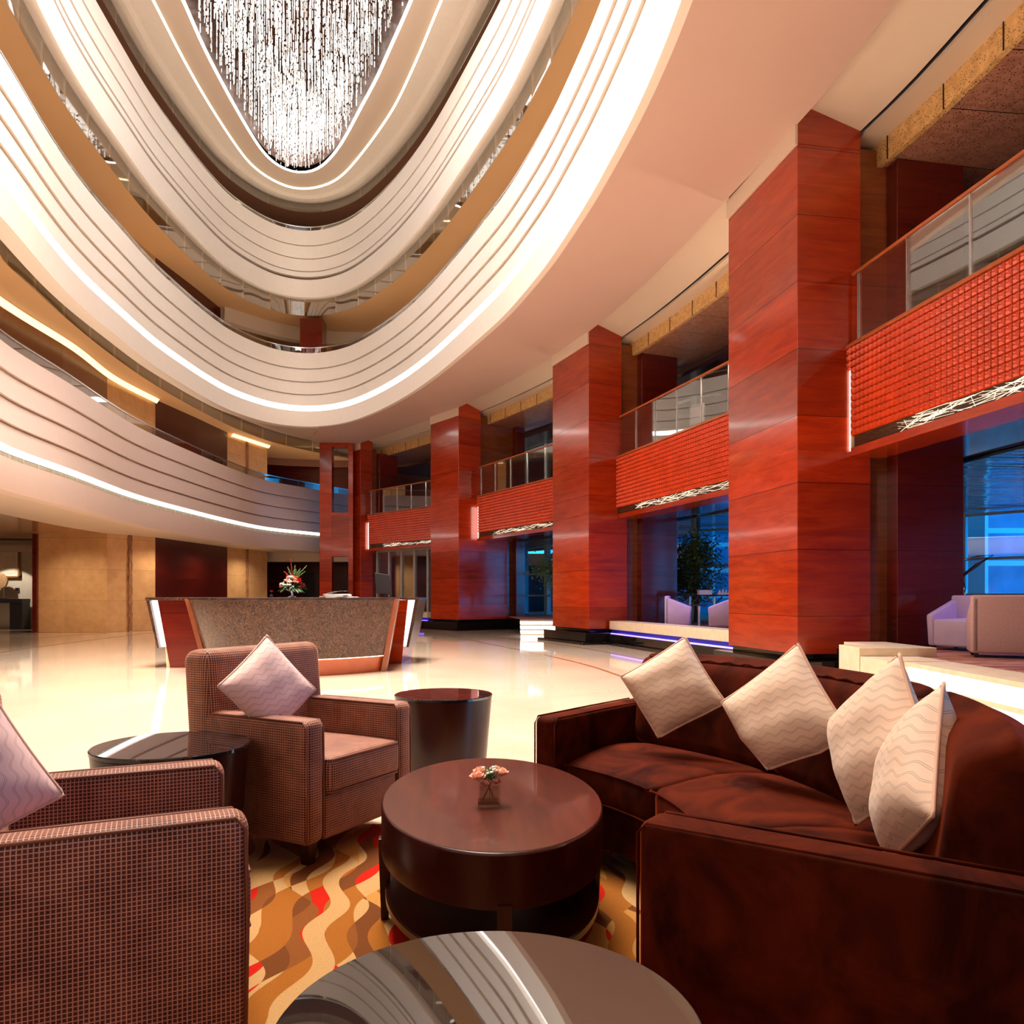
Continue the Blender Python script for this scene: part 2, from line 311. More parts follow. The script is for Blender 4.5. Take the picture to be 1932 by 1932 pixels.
# ------------------------------------------------------------------ helpers
FRAME = {}   # local frame of every thing
def tag(o, label, cat, group=None):
    o['label'] = label; o['category'] = cat
    if group: o['group'] = group
    return o
def thing(name, label, cat, loc=(0, 0, 0), rz=0.0, group=None):
    o = bpy.data.objects.new(name, None); C.objects.link(o); o.empty_display_size = .1
    o.location = loc; o.rotation_euler = (0, 0, rz); tag(o, label, cat, group)
    FRAME[o.name] = Matrix.Translation(Vector(loc)) @ Matrix.Rotation(rz, 4, 'Z'); return o
class MB:
    def __init__(s): s.v = []; s.f = []; s.mi = []; s.uvs = None
    def add(s, vs, fs, mi=0):
        b = len(s.v); s.v += [tuple(v) for v in vs]; s.f += [tuple(b + i for i in f) for f in fs]; s.mi += [mi] * len(fs); return s
    def box(s, x0, x1, y0, y1, z0, z1, mi=0, mat=None):
        vs = [Vector((x, y, z)) for z in (z0, z1) for x, y in ((x0, y0), (x1, y0), (x1, y1), (x0, y1))]
        if mat: vs = [mat @ v for v in vs]
        return s.add(vs, [(3, 2, 1, 0), (4, 5, 6, 7), (0, 1, 5, 4), (1, 2, 6, 5), (2, 3, 7, 6), (3, 0, 4, 7)], mi)
    def hexa(s, p, mi=0):   # 8 points: bottom ring 4, top ring 4
        return s.add(p, [(3, 2, 1, 0), (4, 5, 6, 7), (0, 1, 5, 4), (1, 2, 6, 5), (2, 3, 7, 6), (3, 0, 4, 7)], mi)
    def prism(s, pts, z0, z1, mi=0):
        n = len(pts); a = sum(pts[i][0] * pts[(i + 1) % n][1] - pts[(i + 1) % n][0] * pts[i][1] for i in range(n))
        if a < 0: pts = pts[::-1]
        vs = [(x, y, z0) for x, y in pts] + [(x, y, z1) for x, y in pts]
        fs = [tuple(range(n))[::-1], tuple(range(n, 2 * n))] + [(i, (i + 1) % n, n + (i + 1) % n, n + i) for i in range(n)]
        return s.add(vs, fs, mi)
    def grid(s, rows, closed_u=False, closed_v=False, mi=0, flip=False):   # rows: list of lists of points
        nr, nc = len(rows), len(rows[0]); vs = [p for r in rows for p in r]; fs = []
        for i in range(nr if closed_v else nr - 1):
            for j in range(nc if closed_u else nc - 1):
                a, b, c, d = i * nc + j, i * nc + (j + 1) % nc, ((i + 1) % nr) * nc + (j + 1) % nc, ((i + 1) % nr) * nc + j
                fs.append((d, c, b, a) if flip else (a, b, c, d))
        return s.add(vs, fs, mi)
    def lathe(s, prof, n=48, c=(0, 0, 0), ex=1, ey=1, rot=0, mi=0):
        rows = []
        for r, z in prof:
            row = []
            for k in range(n):
                a = 2 * math.pi * k / n; x, y = r * ex * math.cos(a), r * ey * math.sin(a)
                row.append((c[0] + x * math.cos(rot) - y * math.sin(rot), c[1] + x * math.sin(rot) + y * math.cos(rot), c[2] + z))
            rows.append(row)
        b = len(s.v); s.grid(rows, closed_u=True, mi=mi)
        m = len(prof); s.f.append(tuple(range(b, b + n))[::-1]); s.mi.append(mi); s.f.append(tuple(range(b + (m - 1) * n, b + m * n))); s.mi.append(mi)
        return s
    def tube(s, pts, r, n=8, closed=False, mi=0, radii=None):
        pts = [Vector(p) for p in pts]; N = len(pts); rows = []; up = Vector((0, 0, 1))
        for i, p in enumerate(pts):
            if closed: d = pts[(i + 1) % N] - pts[i - 1]
            else: d = pts[min(i + 1, N - 1)] - pts[max(i - 1, 0)]
            d = d.normalized() if d.length > 1e-9 else Vector((0, 0, 1))
            a = d.cross(up) if abs(d.z) < .95 else d.cross(Vector((1, 0, 0)))
            a.normalize(); b = a.cross(d); rr = radii[i] if radii else r
            rows.append([p + a * rr * math.cos(2 * math.pi * k / n) + b * rr * math.sin(2 * math.pi * k / n) for k in range(n)])
        b0 = len(s.v); s.grid(rows, closed_u=True, closed_v=closed, mi=mi, flip=True)
        if not closed:
            s.f.append(tuple(range(b0, b0 + n))); s.mi.append(mi); s.f.append(tuple(range(b0 + (N - 1) * n, b0 + N * n))[::-1]); s.mi.append(mi)
        return s
    def ball(s, c, r, n=8, sq=(1, 1, 1), mi=0):
        rows = []
        for i in range(1, n):
            ph = math.pi * i / n - math.pi / 2
            rows.append([(c[0] + r * sq[0] * math.cos(ph) * math.cos(2 * math.pi * k / (n + 2)), c[1] + r * sq[1] * math.cos(ph) * math.sin(2 * math.pi * k / (n + 2)), c[2] + r * sq[2] * math.sin(ph)) for k in range(n + 2)])
        b = len(s.v); s.grid(rows, closed_u=True, mi=mi); m = n + 2
        s.f.append(tuple(range(b, b + m))[::-1]); s.mi.append(mi); s.f.append(tuple(range(b + (n - 2) * m, b + (n - 1) * m))); s.mi.append(mi); return s
    def build(s, name, mats, parent=None, world=True, bevel=0, seg=2, smooth=False, kind=None, subd=0, label=None):
        me = bpy.data.meshes.new(name); vs = s.v
        if parent is not None and world:
            inv = FRAME[parent.name].inverted(); vs = [inv @ Vector(v) for v in vs]
        me.from_pydata([tuple(v) for v in vs], [], s.f)
        if not isinstance(mats, (list, tuple)): mats = [mats]
        for m in mats: me.materials.append(m)
        me.polygons.foreach_set('material_index', s.mi)
        bm = bmesh.new(); bm.from_mesh(me)
        bmesh.ops.recalc_face_normals(bm, faces=bm.faces)
        if bevel:
            es = [e for e in bm.edges if len(e.link_faces) == 2 and e.calc_face_angle(0) > .5]
            bmesh.ops.bevel(bm, geom=es, offset=bevel, segments=seg, profile=.5, affect='EDGES', clamp_overlap=True)
        if subd: bmesh.ops.subdivide_edges(bm, edges=bm.edges, cuts=subd, use_grid_fill=True)
        uv = bm.loops.layers.uv.new('UVMap')
        if s.uvs is None:
            for f in bm.faces:
                nx, ny, nz = (abs(c) for c in f.normal)
                for l in f.loops:
                    c = l.vert.co
                    l[uv].uv = (c.x, c.y) if nz >= nx and nz >= ny else ((c.y, c.z) if nx > ny else (c.x, c.z))
        else:
            for f in bm.faces:
                for l in f.loops: l[uv].uv = s.uvs[l.vert.index]
        bm.to_mesh(me); bm.free()
        if smooth:
            me.polygons.foreach_set('use_smooth', [True] * len(me.polygons))
            if smooth != 'all':
                me.set_sharp_from_angle(angle=R(35))
        o = bpy.data.objects.new(name, me); C.objects.link(o)
        if parent is not None:
            o.parent = parent; FRAME[o.name] = FRAME[parent.name]
        else: FRAME[o.name] = Matrix.Identity(4)
        if kind: o['kind'] = kind
        if label: o['label'] = label
        return o
def struct(mb, name, mats, **kw): return mb.build(name, mats, kind='structure', **kw)
def dup(o, loc, rz, label, group=None):
    r = o.copy(); C.objects.link(r); r.location = loc; r.rotation_euler = (0, 0, rz); r['label'] = label
    if group: r['group'] = group
    for ch in [c for c in bpy.data.objects if c.parent == o]:
        c = ch.copy(); C.objects.link(c); c.parent = r
        for g in [q for q in bpy.data.objects if q.parent == ch]:
            d = g.copy(); C.objects.link(d); d.parent = c
    FRAME[r.name] = Matrix.Translation(Vector(loc)) @ Matrix.Rotation(rz, 4, 'Z'); return r
def lift(px, py, h):   # point of a plane h above (or below) the eye seen at a pixel of the photograph
    Y = h * F / (HY - py); return ((px - CX) / F * Y, Y)
def resample(pts, step, closed=False, smooth=0):
    P = [Vector((p[0], p[1])) for p in pts]; n = len(P); out = []
    rng = range(n) if closed else range(n - 1)
    for i in rng:
        p0 = P[(i - 1) % n] if closed or i > 0 else P[0] * 2 - P[1]
        p1, p2 = P[i], P[(i + 1) % n]; p3 = P[(i + 2) % n] if closed or i + 2 < n else P[-1] * 2 - P[-2]
        for k in range(12):
            t = k / 12; out.append(.5 * ((2 * p1) + (p2 - p0) * t + (2 * p0 - 5 * p1 + 4 * p2 - p3) * t * t + (3 * p1 - p0 - 3 * p2 + p3) * t ** 3))
    if not closed: out.append(P[-1])
    if closed: out.append(out[0])
    L = [0]
    for a, b in zip(out, out[1:]): L.append(L[-1] + (b - a).length)
    m = max(4, int(L[-1] / step)); res = []; j = 0
    for k in range(m if closed else m + 1):
        d = L[-1] * k / m
        while j < len(L) - 2 and L[j + 1] < d: j += 1
        t = (d - L[j]) / max(1e-9, L[j + 1] - L[j]); res.append(out[j].lerp(out[j + 1], t))
    for _ in range(smooth):
        q = list(res)
        for i in range(len(res)):
            if closed or 0 < i < len(res) - 1: q[i] = res[i] * .5 + (res[i - 1] + res[(i + 1) % len(res)]) * .25
        res = q
    return res
def normals(c, closed):
    n = len(c); out = []
    for i in range(n):
        a = c[i - 1] if closed or i > 0 else c[0]; b = c[(i + 1) % n] if closed or i < n - 1 else c[-1]
        d = (b - a).normalized(); out.append(Vector((-d.y, d.x)))   # left of the walking direction
    return out
def offs(c, nr, d): return [p + q * d for p, q in zip(c, nr)]
def sweep(mb, c, nr, prof, closed, mi=0, ring=False):
    rows = [[(p.x + q.x * d, p.y + q.y * d, z) for p, q in zip(c, nr)] for d, z in prof]
    mb.grid(rows, closed_u=closed, closed_v=ring, mi=mi); return mb
# ------------------------------------------------------------------ the atrium curves
Fpx = [(1290.4, 0), (1271, 53), (1251.6, 103.5), (1221.8, 170.8), (1198.6, 222.6), (1170, 274.3), (1146.8, 318.3), (1110.6, 383), (1058.8, 463.2),
       (1034.2, 500), (962.3, 586.3), (918.3, 627.7), (858.8, 679.5), (807, 720.9), (755.3, 754.6), (703.5, 780.4), (651.8, 798.6), (600, 805.8),
       (576, 806.5), (529.5, 802.5), (500, 796.5), (440, 777.8), (388.2, 752), (336.4, 720.9), (284.7, 687.3), (232.9, 645.9), (181.2, 604.5),
       (129.4, 557.9), (77.6, 500.9), (25.9, 438.8), (0, 410)]
ZC = 7.6
Fw = [lift(x, y, ZC - EYE) for x, y in Fpx] + [(-8.1, 10.3), (-7.3, 7), (-6.2, 3.6), (-4.7, .6), (-2.6, -1.3), (-.6, -1.2), (.8, .6), (1.6, 3.2), (1.92, 5.9)]
FC = resample(Fw, .30, True, 6); FN = normals(FC, True)   # counter-clockwise: left = into the void
# floor
mb = MB(); mb.prism([(-24, -8), (26, -8), (26, 42), (-24, 42)], -.2, 0); struct(mb, 'floor', M['floor'])
def inlay(px, name='trim_1', wd=.06):
    c = resample([(lambda Y: ((x - CX) / F * Y, Y))(EYE * F / (y - HY)) for x, y in px], .3, False, 2); n = normals(c, False)
    mb = MB(); sweep(mb, c, n, [(-wd / 2, .001), (-wd / 2, .003), (wd / 2, .003), (wd / 2, .001)], False, ring=True); struct(mb, name, M['inlay'])
inlay([(780, 1186), (862, 1202.5), (931, 1217), (1000, 1230), (1100, 1253), (1171, 1276), (1300, 1322), (1500, 1410)], 'trim_1')
inlay([(820, 1183), (900, 1196), (966, 1206.5), (1040, 1214), (1100, 1223), (1189, 1239), (1300, 1262), (1500, 1312)], 'trim_2')
inlay([(-200, 1280), (0, 1232), (70, 1221), (160, 1209), (248, 1198), (289, 1194), (420, 1186)], 'trim_3')
inlay([(-200, 1228), (0, 1210), (70, 1204), (160, 1197), (202, 1195)], 'trim_4', .05)
# ------------------------------------------------------------------ curved atrium balconies
def balcony(name, label, curve, nr, closed, z0, prof, strips, rail=None, skirt=None, paint='white_paint', k0=0, k1=None, rest=None, thick=.25):
    t = thing(name, label, 'balcony', (curve[len(curve) // 3].x, curve[len(curve) // 3].y, 0), group=None)
    for nm, pr, m in prof:
        mb = MB(); sweep(mb, curve, nr, pr, closed); mb.build(nm, m, t, smooth=True)
    return t
def boards(z0, z1, n, lip=.035):
    out = []; h = (z1 - z0) / n
    for i in range(n):
        a, b = z0 + i * h, z0 + (i + 1) * h
        out += [(lip, a), (.0, b - .02), (-.03, b - .012), (-.03, b - .001)] if i < n - 1 else [(lip, a), (0, b)]
    return out
def boards_z(zs, lip=.045, gap=.045):
    out = []
    for i in range(len(zs) - 1):
        a, b = zs[i], zs[i + 1]
        out += [(lip, a), (0.005, b - gap), (-.07, b - gap), (-.07, b)] if i < len(zs) - 2 else [(lip, a), (0, b)]
    return out
def skirt_glass(t, c, nr, closed, z0, z1, i0, i1, per=4, off=-.22):
    k = i0; n = len(c); cnt = 0; rest = MB()
    while k < i1:
        e = min(k + per, i1); ids = [(q % n) for q in range(k, e + 1)]
        cc = [c[q] for q in ids]; nn = [nr[q] for q in ids]
        # trim the joint a few millimetres
        cc[0] = cc[0].lerp(cc[1], .04); cc[-1] = cc[-1].lerp(cc[-2], .04)
        mb = MB(); sweep(mb, cc, nn, [(off, z0), (off, z1), (off - .012, z1), (off - .012, z0)], False, ring=True)
        mb.build('glass_panel', M['smoke_glass'], t, smooth=True); k = e; cnt += 1
def rail_glass(t, c, nr, closed, z0, z1, off=-.12, post_every=5, i0=0, i1=None, panels=True):
    n = len(c); i1 = i1 if i1 is not None else (n if closed else n - 1)
    ids = [q % n for q in range(i0, i1 + 1)]; cc = [c[q] for q in ids]; nn = [nr[q] for q in ids]
    mb = MB(); sweep(mb, cc, nn, [(off, z0), (off, z1), (off - .015, z1), (off - .015, z0)], False, ring=True); mb.build('rail_glass', M['glass'], t, smooth=True)
    mb = MB(); sweep(mb, cc, nn, [(off + .01, z1), (off + .01, z1 + .03), (off - .025, z1 + .03), (off - .025, z1)], False, ring=True); mb.build('top_rail', M['steel'], t, smooth=True)
    for q in range(0, len(cc) - 1, post_every):
        p = cc[q] + nn[q] * (off - .04); mb = MB(); mb.box(p.x - .012, p.x + .012, p.y - .012, p.y + .012, z0, z1); mb.build('post', M['steel'], t)
n = len(FC)
# lower ring: lip, light strip, three boards
z = ZC
t1 = thing('atrium_balcony', 'lowest cream ring balcony around the atrium void, with the bright white strip along its foot', 'balcony', (FC[20].x, FC[20].y, ZC))
mb = MB(); sweep(mb, FC, FN, [(-.35, z + .02), (-.02, z), (.02, z + .01), (.04, z + .58), (-.0, z + .60), (-.10, z + .58)], True); mb.build('bottom_lip', M['white_paint'], t1, smooth=True)
mb = MB(); sweep(mb, FC, FN, [(-.06, z + .575), (-.06, z + .80)], True); mb.build('light_strip', M['led'], t1, smooth=True)
mb = MB(); sweep(mb, FC, FN, [(-.10, z + .795)] + boards_z([z + .79, z + 1.23, z + 1.71, z + 2.21, z + 2.80]) + [(-.14, z + 2.80), (-.3, z + 2.80)], True)
mb.build('boarded_front', M['white_paint'], t1, smooth=True)
rail_glass(t1, FC, FN, True, z + 2.78, z + 3.02, post_every=6)
up = MB(); sweep(up, FC, FN, [(-.75, z + 2.0), (-1.15, z + 2.0), (-1.15, z + 1.9), (-.75, z + 1.9)], True, ring=True); up.build('unseen_fill_strip', M['soffit_fill'], t1, smooth=True)  # unseen glowing strip added to brighten the soffit above
# second ring
z2 = 12.5
t2 = thing('atrium_balcony', 'middle white ring balcony of the atrium, above the ring with the light strip', 'balcony', (FC[20].x, FC[20].y, z2))
mb = MB(); sweep(mb, FC, FN, [(-.35, z2 + .02), (-.02, z2), (.02, z2 + .01), (.05, z2 + .66), (-.02, z2 + .68), (-.16, z2 + .64)], True); mb.build('bottom_lip', M['white_paint'], t2, smooth=True)
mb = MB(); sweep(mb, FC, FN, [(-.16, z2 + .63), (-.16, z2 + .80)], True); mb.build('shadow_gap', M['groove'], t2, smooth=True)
mb = MB(); sweep(mb, FC, FN, [(-.16, z2 + .80)] + boards_z([z2 + .78, z2 + 1.0, z2 + 1.48, z2 + 1.98, z2 + 2.55], .035, .03) + [(-.14, z2 + 2.55), (-.3, z2 + 2.55)], True)
mb.build('boarded_front', M['white_paint'], t2, smooth=True)
rail_glass(t2, FC, FN, True, z2 + 2.53, z2 + 2.72, post_every=9)
skirt_glass(t2, FC, FN, True, z2 - .60, z2 + .35, 0, n, 4)
# third ring
z3 = 16.25
t3 = thing('atrium_balcony', 'topmost plain cream ring around the chandelier, framed by a lit cove', 'balcony', (FC[20].x, FC[20].y, z3))
mb = MB(); sweep(mb, FC, FN, [(-.4, z3 + .3), (-.35, z3), (0, z3 - .0), (.03, z3 + .06), (.10, z3 + .10)], True); mb.build('curved_front', M['white_paint'], t3, smooth=True)
skirt_glass(t3, FC, FN, True, z3 - .36, z3 + .30, 0, n, 6, -.30)
up = MB(); sweep(up, FC, FN, [(-.9, z2 + 1.9), (-1.1, z2 + 1.9), (-1.1, z2 + 1.85), (-.9, z2 + 1.85)], True, ring=True); up.build('unseen_fill_strip', M['led_soft'], t2, smooth=True)  # second unseen strip, added to lift the brown soffit
# soffits behind the rings
def soffit(name, mat, z, d0, d1, zo=None):
    mb = MB(); sweep(mb, FC, FN, [(d0, z), (d1, zo or z), (d1, (zo or z) + .2), (d0, z + .2)], True, ring=True); struct(mb, name, mat, smooth=True)
soffit('ceiling_level_3', M['ceil_tan'], z2 + .36, -.16, -9.0)
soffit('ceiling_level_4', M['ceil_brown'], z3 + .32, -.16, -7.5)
# slabs that close the levels above the rings (floors of the corridors)
soffit('floor_level_3', M['ceil_cream'], ZC + 1.7, -.12, -9.0)
soffit('floor_level_4', M['ceil_cream'], z2 + 1.5, -.12, -7.5)
# back wall of level 4
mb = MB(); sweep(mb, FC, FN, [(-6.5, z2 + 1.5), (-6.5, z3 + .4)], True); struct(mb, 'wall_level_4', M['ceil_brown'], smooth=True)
# ------------------------------------------------------------------ cove ring round the chandelier
HC = 15.25
C1px = [(835, 0), (800, 85), (764, 165.5), (738, 214.7), (686.4, 287), (642.4, 336.3), (608.8, 353), (567.4, 359.6), (544, 355.7), (505.3, 336.3), (466.5, 305.3), (401, 209.6), (344, 111), (287, 0)]
C2px = [(780, 0), (740, 90), (712.3, 152.6), (686.4, 199.2), (647.6, 271.6), (619, 307.9), (595.9, 326), (557, 331.2), (518, 313), (492.3, 287), (453.5, 225), (414.7, 155), (375, 77.6), (341.6, 0)]
def closed_from(px, h, ins):
    a = [lift(x, y, h) for x, y in px]
    extra = [offs(FC, FN, ins)[i] for i in range(len(FC)) if FC[i].y < 17.5]
    left = [p for p in extra if True]
    # walk: right far -> tip -> left far are in a; join the near part of the offset ring, sorted as in FC
    idx = [i for i in range(len(FC)) if FC[i].y < 16.0]
    st = next(i for i in idx if FC[i - 1].y >= 16.0 and FC[i].x < -4)
    seq = [i % len(FC) for i in range(st, st + len(FC)) if FC[i % len(FC)].y < 16.0]
    O = offs(FC, FN, ins); return a + [tuple(O[i]) for i in seq[::4]]
K1 = resample(closed_from(C1px, HC, .45), .3, True, 5); N1 = normals(K1, True)
K2 = resample(closed_from(C2px, HC, 1.15), .3, True, 5); N2 = normals(K2, True)
za = EYE + HC
# upper face of ring 3 joins the cove: outer band, lit groove, inner ceiling band
def ring_between(name, A, B, zA, zB, mat):
    m = 220
    def rs(c): return [Vector(p) for p in resample([tuple(q) for q in c], .1, True)]
    a, b = rs(A), rs(B); rows = [[], []]
    for p in a[::2]:
        q = min(b, key=lambda v: (v - p).length_squared); rows[0].append((p.x, p.y, zA)); rows[1].append((q.x, q.y, zB))
    mb = MB(); mb.grid(rows, closed_u=True); struct(mb, name, mat, smooth=True)
ring_between('ceiling_outer_band', offs(FC, FN, .10), K1, z3 + .10, za - .02, M['white_paint'])
ring_between('ceiling_inner_band', offs(K1, N1, .05), K2, za + .03, za + .02, M['ceil_cream'])
cv = thing('cove_light', 'thin bright cove line set in the cream ceiling band, outer of two around the chandelier', 'light', (K1[9].x, K1[9].y, za))
mb = MB(); sweep(mb, K1, N1, [(0, za - .02), (.05, za + .03)], True); mb.build('light_strip', M['led_soft'], cv, smooth=True)
cv = thing('cove_light', 'bright white cove line directly edging the crystal chandelier', 'light', (K2[9].x, K2[9].y, za))
mb = MB(); sweep(mb, K2, N2, [(0, za + .02), (.07, za + .015), (.08, za + .05)], True); mb.build('light_strip', M['led'], cv, smooth=True)
# ------------------------------------------------------------------ chandelier
ch = thing('chandelier', 'huge crystal strand chandelier filling the pointed ceiling opening of the atrium', 'chandelier', (-3.5, 12, 16))
mb = MB(); mb.prism([tuple(p) for p in offs(K2, N2, -.1)[::2]], 20.3, 20.5); mb.build('canopy', plain('dark_brown_canopy', (.10, .035, .02), .5), ch)
mb = MB(); sweep(mb, K2, N2, [(-.05, za + .3), (-.05, 20.3)], True); mb.build('shaft_lining', plain('brown_mirror_lining', (.30, .18, .14), .2, metal=.7), ch, smooth=True)
poly = [(p.x, p.y) for p in offs(K2, N2, .13)]
def inside(x, y, P):
    r = False; j = len(P) - 1
    for i in range(len(P)):
        if (P[i][1] > y) != (P[j][1] > y) and x < (P[j][0] - P[i][0]) * (y - P[i][1]) / (P[j][1] - P[i][1]) + P[i][0]: r = not r
        j = i
    return r
rnd = random.Random(3); strands = []
yy = 12.0
while yy < 29:
    xx = -14.0
    while xx < 2:
        x, y = xx + rnd.uniform(-.05, .05), yy + rnd.uniform(-.05, .05)
        if inside(x, y, poly): strands.append((x, y))
        xx += .20
    yy += .19
strands += [(x + rnd.uniform(.05, .14), y + rnd.uniform(.05, .13)) for x, y in strands if y > 24.8 and inside(x + .1, y + .1, poly)]
def strand(mb, x, y):
    z = za - .05 + rnd.random() ** 2 * (.9 if y < 25.5 else .35); top = z + rnd.uniform(.7, 1.7); r = rnd.uniform(.008, .014)
    while z < top:
        h = rnd.uniform(.06, .26); mi = 0 if rnd.random() < .8 else 1
        rr = r * rnd.uniform(.8, 1.4)
        mb.add([(x + rr, y, z), (x - rr * .5, y + rr * .87, z), (x - rr * .5, y - rr * .87, z), (x + rr, y, z + h), (x - rr * .5, y + rr * .87, z + h), (x - rr * .5, y - rr * .87, z + h)],
               [(0, 1, 4, 3), (1, 2, 5, 4), (2, 0, 3, 5), (0, 2, 1), (3, 4, 5)], mi)
        z += h + rnd.uniform(.015, .10)
near = sorted(strands, key=lambda p: p[1])
vis = [p for p in near if (za - EYE) / p[1] < HY / F * 1.0]
big = vis[:95]; bigset = set(big); rest = MB()
for p in strands:
    if p in bigset:
        mb = MB(); strand(mb, *p); mb.build('crystal_strand', [M['crystal'], M['crystal_dim']], ch)
    else: strand(rest, *p)
o = rest.build('crystal_strands', [M['crystal'], M['crystal_dim']], ch, kind='stuff')
print('strands', len(strands))
# ------------------------------------------------------------------ left side: mezzanine ring, walls
MBOT = 2.03
Mpx = [(0, 922), (64, 940), (132, 957), (250, 989), (343, 1007.5), (436, 1024), (506, 1034), (599, 1041)]
mw = [(-7.2, 7.5), (-8.5, 11.0)] + [lift(x, y, MBOT) for x, y in Mpx] + [lift(660, 1045.5, MBOT), lift(760, 1050, MBOT)]
MC = resample(mw, .3, False, 6); MN = [-q for q in normals(MC, False)]  # toward the void (right)
zb = EYE + MBOT; hh = 2.80
tm = thing('mezzanine_balcony', 'long rose-white curved balcony at left above the stone wall, with light strip and grille', 'balcony', (MC[30].x, MC[30].y, zb))
mb = MB(); sweep(mb, MC, MN, [(-.3, zb), (0, zb), (.02, zb + .03), (.03, zb + .62), (-.10, zb + .62)], False); mb.build('bottom_lip', M['pink_paint'], tm, smooth=True)
mb = MB(); sweep(mb, MC, MN, [(-.10, zb + .60), (-.10, zb + .88)], False); mb.build('grille_back', M['lattice_back'], tm, smooth=True)
mb = MB(); sweep(mb, MC, MN, [(-.03, zb + .74), (-.06, zb + .86)], False); mb.build('light_strip', M['led'], tm, smooth=True)
gr = MB()
grl = plain('pale_grille', (.62, .60, .42), .5)
sweep(gr, MC, MN, [(-.05, zb + .62), (-.05, zb + .72)], False); gm = gr.build('grille', grl, tm, smooth=True)
for k in range(0, len(MC) - 1, 2):
    p = MC[k] + MN[k] * -.03; gr = MB(); gr.box(p.x - .012, p.x + .012, p.y - .012, p.y + .012, zb + .62, zb + .73); gr.build('grille_bar', M['pink_paint'], gm)
mb = MB(); sweep(mb, MC, MN, [(-.10, zb + .86)] + boards_z([zb + .86, zb + 1.30, zb + 1.78, zb + 2.28, zb + hh]) + [(-.16, zb + hh), (-.3, zb + hh)], False)
mb.build('boarded_front', M['pink_paint'], tm, smooth=True)
rail_glass(tm, MC, MN, False, zb + hh - .02, zb + hh + .26, post_every=6)
up = MB(); sweep(up, MC, MN, [(-.7, zb + 2.0), (-1.0, zb + 2.0), (-1.0, zb + 1.95), (-.7, zb + 1.95)], False, ring=True); up.build('unseen_fill_strip', M['soffit_fill'], tm, smooth=True)  # unseen strip added to brighten the left soffit
# glass skirt above the mezzanine
GS = [p for p in MC]; 
ZL = EYE + 6.8
sk = thing('glass_smoke_screen', 'hanging band of grey glass panels below the left soffit, above the rose balcony', 'glass screen', (MC[30].x, MC[30].y, ZL))
Gpx = [(0, 433.6), (15.5, 452), (64.7, 503.5), (148.8, 583.7), (225, 648), (295.5, 699), (359.7, 739), (424, 775), (452.6, 788.5), (518, 814), (599, 834), (660, 846)]
gw = [(-6.3, 8.2)] + [lift(x, y, 6.8) for x, y in Gpx]
GC = resample(gw, .3, False, 6); GN = [-q for q in normals(GC, False)]
skirt_glass(sk, GC, GN, False, ZL - .46, ZL - .005, 0, len(GC) - 1, 5, 0)
# floor slab of the mezzanine and soffit under it, wall line
WL = [(-10.6, 12.5), (-11.3, 15.0), (-11.9, 17.8), (-12.1, 20.7), (-12.6, 23.4), (-12.75, 25.0), (-12.3, 26.5), (-11.95, 29.2), (-11.78, 31.8), (-11.02, 34.6)]
def poly_strip(name, A, B, z0, z1, mat, h=.15):
    rows = [[(p[0], p[1], z0) for p in A], [(p[0], p[1], z1) for p in B], [(p[0], p[1], z1 + h) for p in B], [(p[0], p[1], z0 + h) for p in A]]
    mb = MB(); mb.grid(rows, closed_v=True); return struct(mb, name, mat, smooth=True)
def even(c, n): 
    c = resample([tuple(p) for p in c], .1, False); return [c[int(round(i * (len(c) - 1) / n))] for i in range(n + 1)]
# main soffit under the left balcony (cream), then glossy stone-coloured ceiling to the wall
A = even(offs(MC, MN, -.28), 60); B = even([(p.x - 6, p.y) for p in MC], 60)
poly_strip('ceiling_under_balcony', A, [Vector((a.x - 2.2, a.y + .8)) for a in A], zb + .01, zb + .02, M['ceil_cream'], .25)
mb = MB(); mb.prism([(-24, 7), (-9, 7)] + [(a.x - 2.1, a.y + .8) for a in A[4:]] + [(-4, 42), (-24, 42)], zb + .03, zb + .3)
struct(mb, 'ceiling_ground_left', plain('glossy_honey_ceiling', (.50, .27, .11), .12, spec=.8))
mb = MB(); mb.prism([(p.x, p.y) for p in offs(MC, MN, -.2)[::3]] + [(-4, 42), (-24, 42), (-24, 7)], zb + 1.7, zb + 1.8); struct(mb, 'floor_mezzanine_left', M['ceil_cream'])
# left soffit at ZL: loft from the ring to the glass screen, then flat to the wall
i_tip = min(range(n), key=lambda i: (FC[i] - Vector((-7.2, 29.25))).length); i_left = min(range(n), key=lambda i: (FC[i] - Vector((-7.6, 8.2))).length)
ids = range(i_tip, i_left + 1) if i_left > i_tip else [q % n for q in range(i_tip, i_left + n + 1)]
A = even([tuple((offs(FC, FN, -.02))[q]) for q in ids], 60); B = even(list(reversed([tuple(p) for p in offs(GC, GN, -.03)])), 60)
poly_strip('ceiling_left_inner', A, B, ZC + .02, ZL, M['ceil_cream'], .15)
mb = MB(); mb.prism([tuple(p) for p in B[::2]] + [(-6.3, 6), (-14, 6), (-14, 42), (-4, 42), (-4, 35)], ZL + .002, ZL + .2); struct(mb, 'ceiling_left', M['ceil_tan'])
